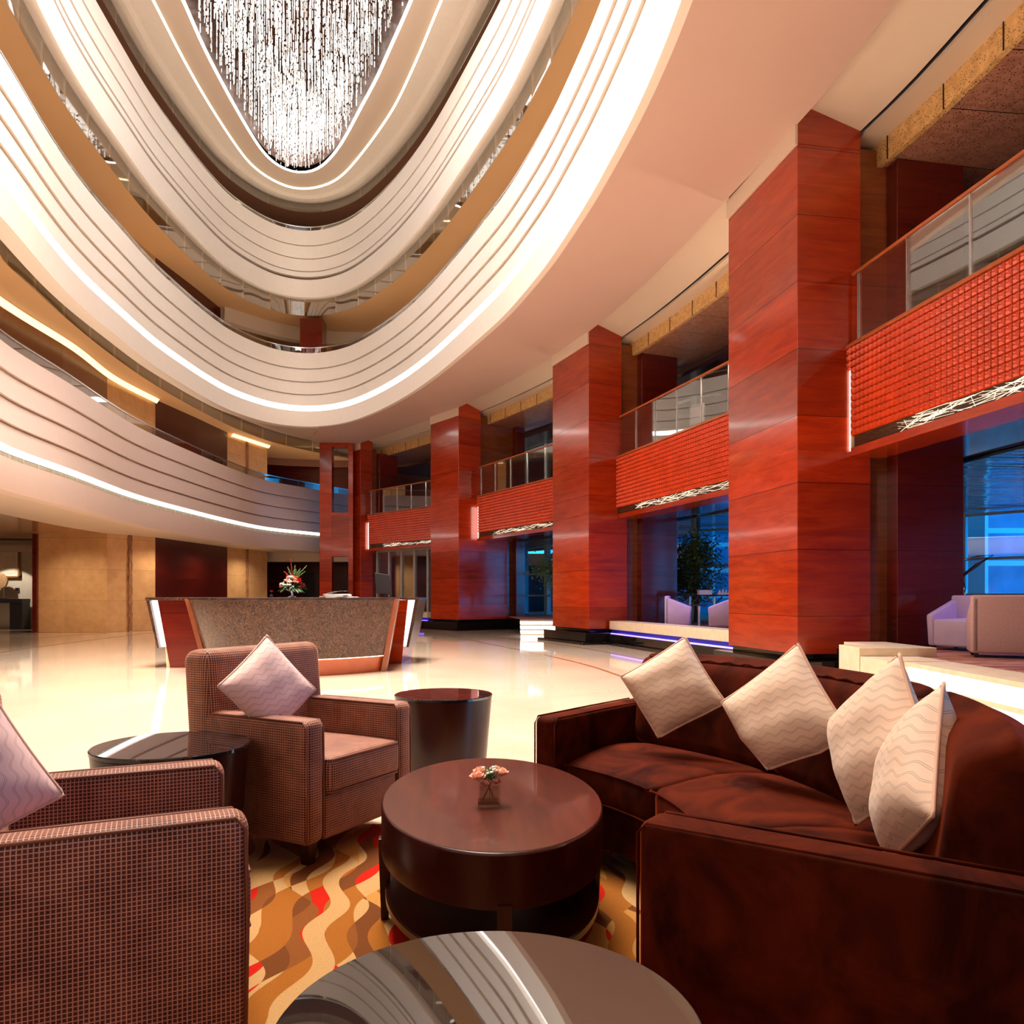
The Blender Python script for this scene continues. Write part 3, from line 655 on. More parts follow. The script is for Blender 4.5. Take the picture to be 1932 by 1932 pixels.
# walls left: vertical slabs
def wall(name, pts, z0, z1, mat, th=.2):
    mb = MB(); c = [Vector(p) for p in pts]; nn = [-q for q in normals(c, False)]
    sweep(mb, c, nn, [(0, z0), (0, z1), (-th, z1), (-th, z0)], False, ring=True); return struct(mb, name, mat)
ZT = 13.2
wall('wall_left_stone_near', [(-15.3, 24.8), (-13.07, 24.8)], 0, zb + .03, M['stone_wall'])
wall('wall_left_stone_near', [(-13.07, 24.8), (-12.3, 26.5)], 0, zb + .03, M['stone_wall'])
wall('wall_left_stone_upper', [(-12.43, 23.6), (-12.3, 26.5)], zb + .1, ZT, M['stone_wall'])
wall('wall_left_wood_middle', [(-12.3, 26.5), (-12.0, 29.2), (-11.78, 31.8)], 0, ZT, M['wood_wall'])
wall('wall_left_stone_far', [(-11.78, 31.8), (-11.02, 34.6)], 0, ZT, M['stone_wall'])
wall('wall_left_recess', [(-10.2, 9.0), (-11.5, 14.0), (-12.0, 17.8), (-12.1, 20.7), (-12.43, 23.6)], zb + .3, ZT, plain('brown_panelled_recess', (.16, .055, .02), .35))
wall('wall_back_wood', [(-11.1, 34.6), (-12.6, 38.5), (-2, 38.5)], 0, ZT, M['wood_wall'])
def strip_at(x, y, ang, label):
    t = thing('bronze_strip', label, 'wall strip', (x, y, 0), ang)
    mb = MB(); rows = []
    for s in range(60):
        z = s * ZT / 59 * .62; r = .07 + .015 * math.sin(s * 2.1) + .01 * rnd.random(); rows.append([(-r, .02, z), (-r * .7, -.05, z), (r * .7, -.05, z), (r, .02, z)])
    mb.grid(rows); mb.build('strip', M['bronze'], t, world=False)
strip_at(-12.70, 25.55, R(62), 'rough bronze strip splitting the nearer stone wall at left')
strip_at(-11.42, 33.10, R(75), 'rough bronze strip splitting the farther stone wall, beyond the dark wood')
cl = thing('cove_light', 'warm yellow cove light along the top of the left corridor wall', 'light', (-12, 20, 7.9))
c = resample([(-11.2, 14.0), (-11.7, 17.8), (-11.85, 20.7), (-12.28, 23.6), (-12.2, 26.4)], .3, False, 2); nn = [-q for q in normals(c, False)]
mb = MB(); sweep(mb, c, nn, [(.0, ZL - .16), (.10, ZL - .02)], False); mb.build('light_strip', M['cove_yellow'], cl, smooth=True)
cl = thing('cove_light', 'warm cove light above the farther stone wall at left', 'light', (-11.6, 32.5, 7.9))
c = [Vector((-11.66, 31.9)), Vector((-10.92, 34.5))]; nn = [-q for q in normals(c, False)]
mb = MB(); sweep(mb, c, nn, [(.0, ZL - .14), (.10, ZL - .02)], False); mb.build('light_strip', M['cove_yellow'], cl, smooth=True)
# alcove with picture
wall('wall_alcove', [(-24, 27.6), (-15.3, 27.6), (-15.3, 24.8)], 0, zb, M['wallpaper'])
mb = MB(); mb.box(-15.42, -15.28, 24.7, 24.82, 0, zb); struct(mb, 'trim_5', M['wood_dark'])
mb = MB(); mb.box(-24, -15.3, 27.45, 27.6, 2.75, 3.0); struct(mb, 'trim_6', M['ceil_cream'])
mb = MB(); mb.box(-12.1, -5.6, 35.6, 36.0, 2.78, zb + .2); struct(mb, 'trim_7', M['ceil_cream'])
mb = MB(); mb.box(-10.4, -9.9, 38.3, 38.52, 0, 2.4); struct(mb, 'door_1', M['black'])
# level 3 column and beam
t = thing('wooden_pier', 'dark red wooden pier on the level above, seen at the tip of the ring', 'column', (-8.3, 31.9, 9.3))
mb = MB(); mb.box(-8.72, -7.80, 31.6, 32.3, 9.3, 12.6); mb.build('shaft', M['wood_dark'], t)
c = resample([(-11.6, 31.0), (-9.6, 33.2), (-7.0, 34.0), (-4.5, 33.2), (-2.3, 31)], .4, False, 2); nn = normals(c, False)
mb = MB(); sweep(mb, c, nn, [(0, 12.9), (0, 12.3), (.3, 12.25), (.3, 12.9)], False); struct(mb, 'trim_8', M['ceil_cream'], smooth=True)
# ------------------------------------------------------------------ right side: ceiling, columns, bays
Q = [(5.3, -7.5), (4.95, 0), (4.55, 5), (4.14, 8.3), (3.9, 10.5), (1.87, 18.74), (-1.82, 26.2), (-6.36, 32.25), (-8.1, 34.2)]
QC = resample(Q, .5, False, 3); QN = [-q for q in normals(QC, False)]   # pointing out of the hall (right)
QC0 = [p for p in QC]
# main flat ceiling: ring hole to the column line
i0 = min(range(n), key=lambda i: (FC[i] - Vector((-7.2, 29.25))).length)
i1 = min(range(n), key=lambda i: (FC[i] - Vector((.9, .7))).length)
seq = [FC[q % n] for q in range(i1, i0 + (n if i0 < i1 else 0) + 1)]
inner = [tuple(p - Vector((0, 0))) for p in offs(seq, normals(seq, False), 0)]
A = even(inner, 90); B = even([tuple(p) for p in QC if p.y > -7.6], 90)
mb = MB(); mb.grid([[(a.x, a.y, ZC + .005) for a in A], [(b.x, b.y, ZC + .005) for b in B], [(b.x, b.y, ZC + .3) for b in B], [(a.x, a.y, ZC + .3) for a in A]], closed_v=True)
struct(mb, 'ceiling_hall', M['ceil_pink'])
# cap at the tip between the hall ceiling and the left soffit, and the part behind the camera
mb = MB(); mb.prism([(-7.2, 29.25), (-8.1, 34.2), tuple(GC[-1]), (-8.6, 34.9), (-8.0, 31)], ZC + .01, ZC + .1); struct(mb, 'ceiling_tip', M['ceil_pink'])
near = [FC[q % n] for q in range(0, n) if FC[q % n].y < 8.4]
mb = MB(); mb.prism([(5.3, -7.5), (4.95, 0), (.9, .7), (-.6, -1.2), (-2.6, -1.35), (-4.7, .5), (-6.2, 3.4), (-7.5, 7.4), (-14, 7.4), (-24, 7.4), (-24, -7.5)], ZC + .01, ZC + .2); struct(mb, 'ceiling_rear', M['ceil_pink'])
def band(name, d0, z0, d1, z1, mat, th=.05):
    mb = MB(); sweep(mb, QC, QN, [(d0, z0), (d1, z1), (d1, z1 + th), (d0, z0 + th)], False, ring=True); return struct(mb, name, mat, smooth=True)
band('trim_9', 0.0, ZC + .30, .95, ZC + .01, M['ceil_cream'])
cl = thing('cove_light', 'hidden cove light in the ceiling slot along the red wood columns', 'light', (QC[20].x, QC[20].y, ZC))
mb = MB(); sweep(mb, QC, QN, [(-.06, ZC + .14), (-.06, ZC + .22)], False); mb.build('light_strip', M['led_soft'], cl, smooth=True)
band('trim_10', .95, ZC + .06, 1.02, ZC + .06, M['black'])
band('trim_11', 1.02, ZC - .02, 1.36, ZC - .02, M['ceil_cream'])
mb = MB(); sweep(mb, QC, QN, [(1.36, ZC), (1.36, 7.26), (1.44, 7.26), (1.44, ZC)], False, ring=True); struct(mb, 'trim_12', M['gold_stone'])
for k in range(0, len(QC), 2):
    p = QC[k] + QN[k] * 1.355; mb = MB(); mb.box(p.x - .007, p.x + .007, p.y - .007, p.y + .007, 7.262, ZC - .02); p2_ = QC[k] + QN[k] * 3.2; p1_ = QC[k] + QN[k] * 1.44; d_ = QN[k].orthogonal() * .008; mb.add([(p1_ + d_).to_3d() + Vector((0, 0, 7.279)), (p1_ - d_).to_3d() + Vector((0, 0, 7.279)), (p2_ - d_).to_3d() + Vector((0, 0, 7.279)), (p2_ + d_).to_3d() + Vector((0, 0, 7.279))], [(0, 1, 2, 3)]); struct(mb, 'trim_13', M['black'])
def lane(d0, d1, z, mat, name): mb = MB(); sweep(mb, QC, QN, [(d0, z), (d1, z), (d1, z + .1), (d0, z + .1)], False, ring=True); struct(mb, name, mat)
lane(1.44, 3.2, 7.28, M['tile_stone'], 'ceiling_bay_stone'); lane(3.2, 11, 7.05, plain('dark_violet_ceiling', (.06, .03, .05), .25, spec=.8), 'ceiling_bay_dark')
# columns: corner, angle, length, lower width, neck end, pier end
COLS = [((3.90, 10.5), 9.6, 2.12, .95, 1.10, 1.51, 2.56, 'the largest and nearest of the four square red wood columns'),
        ((1.87, 18.74), 22.3, 2.05, .925, 1.08, 1.506, 2.56, 'second nearest square red wood column, left of the largest'),
        ((-1.82, 26.2), 37.8, 1.80, .925, 2.09, 2.50, 2.9, 'third square red wood column, right above the end of the reception desk'),
        ((-6.36, 32.25), 44.0, .62, .60, .62, .95, 1.9, 'farthest and slimmest red wood column, joined to the wooden screen')]
frames = []
for ci, (p, th, L, wu, wl, tn, tp, lab) in enumerate(COLS):
    t = thing('wooden_column', lab, 'column', (p[0], p[1], 0), R(th), group='square red wood columns')
    # local axes: x = outward from the hall (e), y = along the wall, away from the camera
    mb = MB(); mb.box(0, wl, 0, L, .36, 3.17, 0); mb.box(0, wu, 0, L, 3.17, 7.34); mb.box(.004, wu, 0, L - .0, 7.34, ZC + .31)
    mb.build('shaft', M['wood'], t, world=False, bevel=.006, seg=1)
    mb = MB(); mb.box(-.035, .003, -.002, L + .0, 7.33, ZC + .02); mb.build('cove_trim', M['ceil_cream'], t, world=False)
    mb = MB(); mb.box(wu if wu > .7 else wl, tn, .22, L - .1, .36, 7.5); mb.build('recessed_post', M['wood_brown'], t, world=False)
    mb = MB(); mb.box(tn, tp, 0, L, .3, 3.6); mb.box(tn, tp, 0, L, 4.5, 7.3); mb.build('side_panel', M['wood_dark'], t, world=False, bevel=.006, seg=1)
    mb = MB(); mb.box(.05, min(wl, 1.1) + .3, .05, L - .05, .28, .37); mb.box(-.22, tn, -.22, L + .1, .06, .28); mb.box(-.36, tn, -.36, L + .2, 0, .06)
    mb.build('plinth', M['black_stone'], t, world=False, bevel=.006, seg=1)
    frames.append((Vector(p), Vector((math.cos(R(th)), math.sin(R(th))))))
# small lamp fitting on the nearest column
# wooden screen between the far column and the rose balcony
ws = thing('wooden_screen', 'dark red wooden screen frame with two square openings at the end of the rose balcony', 'screen', (-7.4, 32.2, 0))
Xs = lambda px: (px - CX) / F * 32.2
for xa, xb in ((603, 626), (657, 666)):
    mb = MB(); mb.box(Xs(xa), Xs(xb), 32.2, 32.6, 0, ZC); mb.build('post', M['wood'], ws, bevel=.006, seg=1)
for za_, zb_ in ((2.84, 4.68), (7.43, ZC)):
    mb = MB(); mb.box(Xs(626), Xs(657), 32.2, 32.6, za_, zb_); mb.build('cross_panel', M['wood'], ws)
# bay balconies
BAYS = [((4.65, 10.55), (5.55, 4.2), 'nearest, at the right edge'), ((2.56, 19.15), (4.62, 12.75), 'between the two nearest columns'),
        ((-1.16, 26.4), (1.42, 21.9), 'between the second and third columns'), ((-6.03, 32.35), (-2.75, 29.05), 'farthest, beyond the third column')]
def bay(bi, a, b, where):
    a = Vector(a); b = Vector(b); d = (b - a); L = d.length; d.normalize(); ang = math.atan2(d.y, d.x)
    # local x along the front, away from the column towards the camera; local y = left of it = into the bay
    t = thing('bay_balcony', 'orange-red studded balcony front, ' + where, 'balcony', (a.x, a.y, 0), ang, group='studded balcony fronts on the column side')
    z0, z1 = 3.355, 4.58; pitch = .0942; mb = MB()
    mb.box(0, L, .02, .30, z0, z1)
    nx, nz = int(L / pitch), 13
    for i in range(-1, nx):
        for k in range(nz):
            if i < 0 and k < 10: continue
            x, z = i * pitch, z0 + k * pitch; q = pitch; g = .006; m1, m2 = q * .33, q * .67
            vs = [(x + g, .0, z + g), (x + q - g, .0, z + g), (x + q - g, .0, z + q - g), (x + g, .0, z + q - g), (x + m1, -.024, z + m1), (x + m2, -.024, z + m1), (x + m2, -.024, z + m2), (x + m1, -.024, z + m2), (x + q / 2, -.012, z + q / 2)]
            mb.add(vs, [(0, 1, 5, 4), (1, 2, 6, 5), (2, 3, 7, 6), (3, 0, 4, 7), (4, 5, 8), (5, 6, 8), (6, 7, 8), (7, 4, 8)])
    mb.add([(-.095, .0, z0 + 10 * pitch), (0, 0, z0 + 10 * pitch), (0, 0, z1), (-.095, 0, z1), (-.095, .3, z0 + 10 * pitch), (0, .3, z0 + 10 * pitch), (0, .3, z1), (-.095, .3, z1)],
           [(0, 1, 2, 3), (7, 6, 5, 4), (0, 4, 5, 1), (3, 2, 6, 7), (0, 3, 7, 4)])
    mb.build('studded_front', M['red_stud'], t, world=False)
    mb = MB(); mb.box(-.10, L, -.03, .32, z1, z1 + .045); mb.build('cap_rail', M['handrail'], t, world=False, bevel=.008)
    mb = MB(); mb.box(.04, L, .03, .3, 3.19, 3.355); lb = mb.build('lattice_band', M['lattice_back'], t, world=False)
    mb = MB(); mb.box(.0, L, .0, .34, 3.15, 3.19); mb.build('bottom_edge', M['wood'], t, world=False)
    # lattice slits
    rr = random.Random(11 + bi); lit = MB(); dim = MB()
    for q in range(int(L * (27 if bi == 0 else 15))):
        x = rr.uniform(.06, L - .5); ln = rr.uniform(.25, .6); zA = rr.uniform(3.195, 3.35); zB = rr.uniform(3.195, 3.35)
        m = dim if x < .95 else lit; wd = .0015 if bi == 0 else .0024
        if rr.random() < .12: ln = rr.uniform(.02, .1)
        m.add([(x, .022, zA - wd), (x + ln, .022, zB - wd), (x + ln, .022, zB + wd), (x, .022, zA + wd), (x, .03, zA - wd), (x + ln, .03, zB - wd), (x + ln, .03, zB + wd), (x, .03, zA + wd)],
              [(0, 1, 2, 3), (7, 6, 5, 4), (0, 4, 5, 1), (2, 6, 7, 3)])
    lit.build('lit_lattice', M['lattice_lit'], t, world=False); dim.build('dim_lattice', M['lattice_dim'], t, world=False)
    mb = MB(); mb.box(-.075, -.035, .03, .30, 3.13, z0 + 10 * pitch - .02); mb.build('end_light', M['led'], t, world=False)
    mb = MB(); mb.box(-.035, .0, .02, .32, 3.13, z0 + 10 * pitch); mb.build('end_frame', M['ledge'], t, world=False)
    mb = MB(); mb.box(-.1, L, .0, .55, 3.08, 3.15); mb.build('soffit_board', M['wood'], t, world=False)
    # railing on top: a thing of its own
    rl = thing('glass_railing', 'clear glass railing with steel posts on the studded balcony, ' + where, 'railing', (a.x, a.y, 0), ang, group='glass railings on the studded balconies')
    k = int(L / .92); st = L / k
    for i in range(k + 1):
        x = i * st if i else .03; mb = MB(); mb.box(x - .008, x + .008, .075, .095, z1 + .045, z1 + 1.02); mb.build('post', M['steel'], rl, world=False)
        if i < k: mb = MB(); mb.box(x + .02, (i + 1) * st - .02, .08, .092, z1 + .05, z1 + 1.0); mb.build('glass_panel', M['glass'], rl, world=False)
    mb = MB(); mb.box(-.1, L, .06, .11, z1 + 1.01, z1 + 1.05); mb.build('handrail', M['handrail'], rl, world=False, bevel=.008)
    return a, b, d
for i, (a, b, wh) in enumerate(BAYS): bay(i, a, b, wh)
# mezzanine slab behind the fronts
rowsA = [(5.75, 4.0), (4.98, 10.55), (4.85, 12.6), (2.86, 19.2), (1.75, 22.0), (-.9, 26.6), (-2.5, 29.2), (-5.9, 32.6)]
outer = [(15, 4.0), (15, 12), (14, 16), (9, 22), (6, 26), (4, 30), (1, 34), (-3, 38)]
mb = MB(); mb.grid([[(x, y, 3.22) for x, y in rowsA], [(x, y, 3.22) for x, y in outer], [(x, y, 4.5) for x, y in outer], [(x, y, 4.5) for x, y in rowsA]], closed_v=True)
struct(mb, 'floor_mezzanine_right', M['glossy_dark'])
mb = MB(); mb.grid([[(x + 1.9, y + .5, 3.17) for x, y in rowsA], [(x, y, 3.17) for x, y in outer], [(x, y, 3.21) for x, y in outer], [(x + 1.9, y + .5, 3.21) for x, y in rowsA]], closed_v=True)
struct(mb, 'ceiling_lounge', M['stretch'])
# raised lounge floor
mb = MB(); mb.prism([(4.30, 3.5), (4.34, 8.85), (4.9, 8.9), (4.5, 10.4), (4.2, 14.0), (2.62, 18.95), (1.9, 22.0), (1.4, 24.2), (.25, 24.3), (-.2, 27.8), (-1.5, 30.4), (-5.6, 33.4), (-3, 38), (16, 38), (26, 3.5)], -.0, .44); LP_ = [v[:2] for v in mb.v[:len(mb.v) // 2]]
struct(mb, 'floor_lounge_base', M['black_stone']); mb = MB(); mb.prism(LP_, .441, .45); struct(mb, 'floor_lounge', M['lounge_carpet'])
# windows of the lounge
WW = [(20, 3.5), (17, 8), (13.6, 15.2), (9.9, 19.6), (5.4, 22.6), (2.2, 28), (-2, 36)]
def window_wall(k, a, b, bays, zs=(.45, 3.2), zu=True):
    a = Vector(a); b = Vector(b); d = (b - a); L = d.length; ang = math.atan2(d.y, d.x)
    t = bpy.data.objects.new('window_%d' % k, None); C.objects.link(t); t.location = (a.x, a.y, 0); t.rotation_euler = (0, 0, ang); t['kind'] = 'structure'
    FRAME[t.name] = Matrix.Translation(Vector((a.x, a.y, 0))) @ Matrix.Rotation(ang, 4, 'Z')
    mb = MB(); st = L / bays
    for i in range(bays + 1): mb.box(i * st - .11, i * st + .11, -.08, .08, .45, 7.05)
    for z in (.45, 1.2, 2.05, 3.1, 4.5, 5.6, 7.0): mb.box(0, L, -.05, .05, z - .03, z + .03)
    mb.build('frame', M['mullion'], t, world=False)
    mb = MB(); mb.box(0, L, -.01, .01, .45, 7.05); mb.build('pane', M['window_glass'], t, world=False)
for k in range(len(WW) - 1): window_wall(k + 1, WW[k], WW[k + 1], [4, 5, 4, 4, 4, 5][k])
# buildings outside
for k, (x0, y0, x1, y1, h, lab) in enumerate([(16, 26, 26, 34, 14, 'dusk-blue office building seen through the right-hand lounge windows'), (7, 33, 15, 40, 12, 'dusk-blue building behind the tree outside the middle lounge window')]):
    t = thing('building', lab, 'building', (x0, y0, 0)); mb = MB(); mb.box(x0, x1, y0, y1, 0, h); mb.build('walls', M['facade'], t)
mb = MB(); mb.prism([(20, 3.5), (17, 8), (13.6, 15.2), (9.9, 19.6), (5.4, 22.6), (2.2, 28), (-2, 41.9), (40, 60), (60, 0)], -.1, 0); struct(mb, 'floor_street', plain('grey_pavement', (.15, .17, .2), .8))
# rear and enclosing walls of the hall
mb = MB(); mb.box(-24, 26, -8, -7.6, 0, 8); struct(mb, 'wall_rear', M['wood_wall'])
mb = MB(); mb.box(-24.2, -24, -8, 42, 0, 14); struct(mb, 'wall_left_outer', M['stone_wall'])
mb = MB(); mb.box(-24, 0, 42, 42.2, 0, 14); struct(mb, 'wall_back', M['wood_wall'])
mb = MB(); mb.box(5.6, 26, 3.2, 3.5, 0, 8); struct(mb, 'wall_lounge_near', M['wood_wall'])
mb = MB(); mb.prism([(-20, -9), (9, -9), (9, 41), (-20, 41)], 20.5, 20.7); struct(mb, 'roof', M['ceil_cream'])
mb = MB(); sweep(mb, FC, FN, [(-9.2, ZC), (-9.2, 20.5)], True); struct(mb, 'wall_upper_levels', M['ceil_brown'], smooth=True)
# upper bay back wall
mb = MB(); mb.grid([[(x, y, 4.5) for x, y in [(9.5, 4), (9.3, 12), (7.2, 19.5), (4.5, 25.5), (1.5, 31), (-2, 36)]], [(x, y, 7.05) for x, y in [(9.5, 4), (9.3, 12), (7.2, 19.5), (4.5, 25.5), (1.5, 31), (-2, 36)]]])
struct(mb, 'wall_mezzanine_right', plain('violet_brown_glossy_wall', (.10, .045, .06), .2, coat=.5))
# ledges with blue light under them
def ledge(a, b, lab, dpt=.5):
    a = Vector(a); b = Vector(b); d = b - a; L = d.length; ang = math.atan2(d.y, d.x)
    t = thing('stone_ledge', lab, 'ledge', (a.x, a.y, 0), ang, group='cream stone ledges between the columns')
    mb = MB(); mb.box(0, L, 0, dpt, .355, .56); mb.build('slab', M['ledge'], t, world=False, bevel=.008)
    mb = MB(); mb.box(-.1, L, .10, dpt, .26, .355); mb.build('blue_lit_recess', plain('blue_strip_tint', (.04, .04, .30), .15), t, world=False)  # blue light of the strip is put into the recess colour
    mb = MB(); mb.box(-.1, L, -.02, .03, .245, .27); mb.build('light_strip', M['led_blue'], t, world=False)
    mb = MB(); mb.box(-.3, L, -.05, dpt, .06, .245); mb.box(-.3, L, -.22, dpt, 0, .06); mb.build('base', M['black_stone'], t, world=False, bevel=.006)
ledge((2.39, 18.85), (3.92, 13.0), 'long cream stone ledge with blue light below, between the two nearest columns')
ledge((-6.2, 32.1), (-3.2, 29.0), 'far cream stone ledge with blue light below the glass doors', .6)
# lounge steps
st = thing('lounge_steps', 'backlit cream stone steps rising to the lounge behind the sofa', 'steps', (4.2, 7, 0))
mb = MB(); mb.prism([(4.02, 8.90), (4.92, 8.90), (4.90, 10.1), (4.36, 10.1), (4.36, 9.5), (4.04, 9.5)], 0, .56); mb.build('end_block', M['ledge'], st, bevel=.006)
for k in range(3):
    zt = .45 - .15 * k; x0 = 4.22 - .27 * k
    mb = MB(); mb.prism([(x0, 8.3 - .12 * k), (x0 + .5, 8.3 - .12 * k), (x0 + .5 - .05, 3.6), (x0 - .18, 3.6)], zt - .045, zt + .002); mb.build('tread', M['ledge'], st, bevel=.004)
    mb = MB(); mb.prism([(x0 + .04, 8.28 - .12 * k), (x0 + .3, 8.28 - .12 * k), (x0 + .2, 3.6), (x0 - .14, 3.6)], zt - .15, zt - .045); mb.build('lit_riser', M['step_light'], st)
mb = MB(); mb.box(4.03, 4.7, 8.25, 8.89, 0, .46); mb.build('side_block', M['ledge'], st)
s2 = thing('lounge_steps', 'narrow backlit white steps between the second and third columns', 'steps', (.8, 22, 0), 0)
for k in range(4):
    zt = .115 * (k + 1); y0 = -.75 + .45 * k; xr = .62 - .18 * k
    mb = MB(); mb.box(-.56, .6, y0 - .03, y0 + .5, zt - .03, zt); mb.build('tread', M['ledge'], s2, world=False)
    mb = MB(); mb.box(-.56, .6, y0, y0 + .5, zt - .115, zt - .03); mb.build('lit_riser', M['step_light'], s2, world=False)
# glass doors of the far bay
gd = bpy.data.objects.new('door_2', None); C.objects.link(gd); gd['kind'] = 'structure'; gd.location = (-5.7, 32.6, 0); gd.rotation_euler = (0, 0, R(-45)); FRAME[gd.name] = Matrix.Translation(Vector((-5.7, 32.6, 0))) @ Matrix.Rotation(R(-45), 4, 'Z')
mb = MB()
for i in range(6): mb.box(i * .85 - .05, i * .85 + .05, -.04, .04, .45, 3.1)
mb.box(0, 4.3, -.04, .04, 3.02, 3.12); mb.build('frame', plain('grey_door_frame', (.42, .40, .38), .4), gd, world=False)
mb = MB(); mb.box(0, 4.25, -.01, .01, .45, 3.05); mb.build('pane', M['glass'], gd, world=False)
mb = MB(); mb.box(-6, 2, 36.5, 36.7, 0, 3.2); struct(mb, 'wall_shop', M['wood_wall'])
# tree outside / planted in the lounge
def tree(x, y, h, rcrown, lab, nleaf=900, seed=1):
    t = thing('tree', lab, 'tree', (x, y, 0), group='trees by the lounge windows'); rr = random.Random(seed)
    mb = MB(); mb.tube([(x, y, 0), (x + .05, y, h * .3), (x, y + .05, h * .6), (x + .05, y, h * .9)], .07, 8, radii=[.09, .07, .05, .02]); mb.build('trunk', M['bark'], t)
    br = MB(); lf = MB()
    for k in range(26):
        z = h * rr.uniform(.35, .9); a = rr.uniform(0, 6.28); l = rcrown * rr.uniform(.5, 1); e = (x + l * math.cos(a), y + l * math.sin(a), z + rr.uniform(.1, .6))
        br.tube([(x, y, z), ((x + e[0]) / 2, (y + e[1]) / 2, z + .3), e], .02, 5, radii=[.03, .018, .006])
        for q in range(nleaf // 26):
            f = rr.uniform(.3, 1.1); c = Vector((x + (e[0] - x) * f + rr.gauss(0, .18), y + (e[1] - y) * f + rr.gauss(0, .18), z + (e[2] - z) * f + rr.gauss(0, .18)))
            d = Vector((rr.uniform(-1, 1), rr.uniform(-1, 1), rr.uniform(-.6, .3))).normalized(); s = Vector((-d.y, d.x, .2)).normalized() * .034; d *= .13
            lf.add([c, c + d * .5 + s, c + d, c + d * .5 - s, c + d * .5 + Vector((0, 0, .012))], [(0, 1, 4), (1, 2, 4), (2, 3, 4), (3, 0, 4)])
    br.build('branches', M['bark'], t); lf.build('foliage', M['leaf_light'], t, kind='stuff')
tree(5.05, 21.2, 2.7, .8, 'leafy green tree by the window behind the lilac armchairs', 4200, 3)
tree(1.6, 25.6, 2.7, .95, 'dim green tree beyond the narrow backlit steps', 3000, 5)
# ------------------------------------------------------------------ soft shapes
def rounded_box(mb, x0, x1, y0, y1, z0, z1, r, mat=None, crown=0.0, nx=8, ny=8, dome=(1, 1)):
    """a cushion-like block: rounded edges, crowned top"""
    b = len(mb.v); cx, cy, cz = (x0 + x1) / 2, (y0 + y1) / 2, (z0 + z1) / 2; hx, hy, hz = (x1 - x0) / 2, (y1 - y0) / 2, (z1 - z0) / 2
    bm = bmesh.new(); bmesh.ops.create_cube(bm, size=2)
    for v in bm.verts: v.co = Vector((v.co.x * hx, v.co.y * hy, v.co.z * hz))
    bmesh.ops.bevel(bm, geom=list(bm.edges), offset=r, segments=4, profile=.5, affect='EDGES')
    big = [e for e in bm.edges if e.calc_length() > .12]
    if big: bmesh.ops.subdivide_edges(bm, edges=big, cuts=5, use_grid_fill=True)
    bm.verts.ensure_lookup_table(); vs = []
    for v in bm.verts:
        c = v.co.copy()
        if crown:
            f = max(0, 1 - (c.x / hx) ** 2) * max(0, 1 - (c.y / hy) ** 2); c.z += crown * f * (1 if c.z > 0 else -.3)
        c += Vector((cx, cy, cz)); vs.append(mat @ c if mat else c)
    fs = [[v.index for v in f.verts] for f in bm.faces]; bm.free(); return mb.add(vs, fs)
# ------------------------------------------------------------------ armchairs
def make_armchair(label, loc, rz):
    t = thing('armchair', label, 'armchair', loc, rz, group='check-weave armchairs')
    W, D = .372, .36
    g = M['grid']
    for s, nm in ((1, 'left'), (-1, 'right')):
        y0, y1 = (W - .115, W) if s > 0 else (-W, -W + .115)
        mb = MB(); rounded_box(mb, -D, D, y0, y1, .10, .628, .035); a = mb.build('arm', g, t, world=False, smooth='all')
        mb = MB(); zt = .622
        for yy in (y0 + .008, y1 - .008):
            mb.tube([(D - .008, yy, .11), (D - .004, yy, .35), (D - .008, yy, zt - .03), (D - .03, yy, zt), (0, yy, zt + .001), (-D + .14, yy, zt)], .0045, 6)
        mb.build('piping', M['piping'], a, world=False, smooth='all')
    tilt = Matrix.Translation((-D + .02, 0, .3)) @ Matrix.Rotation(R(-5), 4, 'Y') @ Matrix.Translation((D - .02, 0, -.3))
    mb = MB(); rounded_box(mb, -D - .012, -D + .17, -W - .005, W + .005, .095, .905, .055, tilt); mb.build('backrest', g, t, world=False, smooth='all')
    mb = MB(); rounded_box(mb, -D + .15, D - .01, -W + .115, W - .115, .10, .30, .02); mb.build('base', g, t, world=False, smooth='all')
    mb = MB(); rounded_box(mb, -D + .14, D + .02, -W + .118, W - .118, .295, .455, .035, None, .02); c = mb.build('seat_cushion', g, t, world=False, smooth='all')
    mb = MB(); yb = W - .125
    for zz in (.305, .446): mb.tube([(-D + .2, -yb, zz), (D, -yb, zz), (D + .016, -yb + .02, zz), (D + .016, yb - .02, zz), (D, yb, zz), (-D + .2, yb, zz)], .0045, 6)
    mb.build('piping', M['piping'], c, world=False, smooth='all')
    for x in (D - .05, -D + .06):
        for y in (W - .06, -W + .06):
            mb = MB(); mb.hexa([(x - .02, y - .02, 0.012), (x + .02, y - .02, 0.012), (x + .02, y + .02, 0.012), (x - .02, y + .02, 0.012), (x - .028, y - .028, .105), (x + .028, y - .028, .105), (x + .028, y + .028, .105), (x - .028, y + .028, .105)])
            mb.build('leg', M['table_side'], t, world=False)
    return t
def place(corner, fdir):
    f = Vector(fdir).normalized(); w = Vector((-f.y, f.x)); c = Vector(corner) + w * .372 - f * .36; return (c.x, c.y, 0), math.atan2(f.y, f.x)
l1, r1 = place((-.854, 3.2), (.879, -.476)); ac1 = make_armchair('brown check-weave armchair facing the round-edged coffee table, in front of the desk', l1, r1)
l2, r2 = place((-.627, 1.839), (.90, .43)); ac2 = dup(ac1, l2, r2, 'brown check-weave armchair cut by the left edge of the frame')
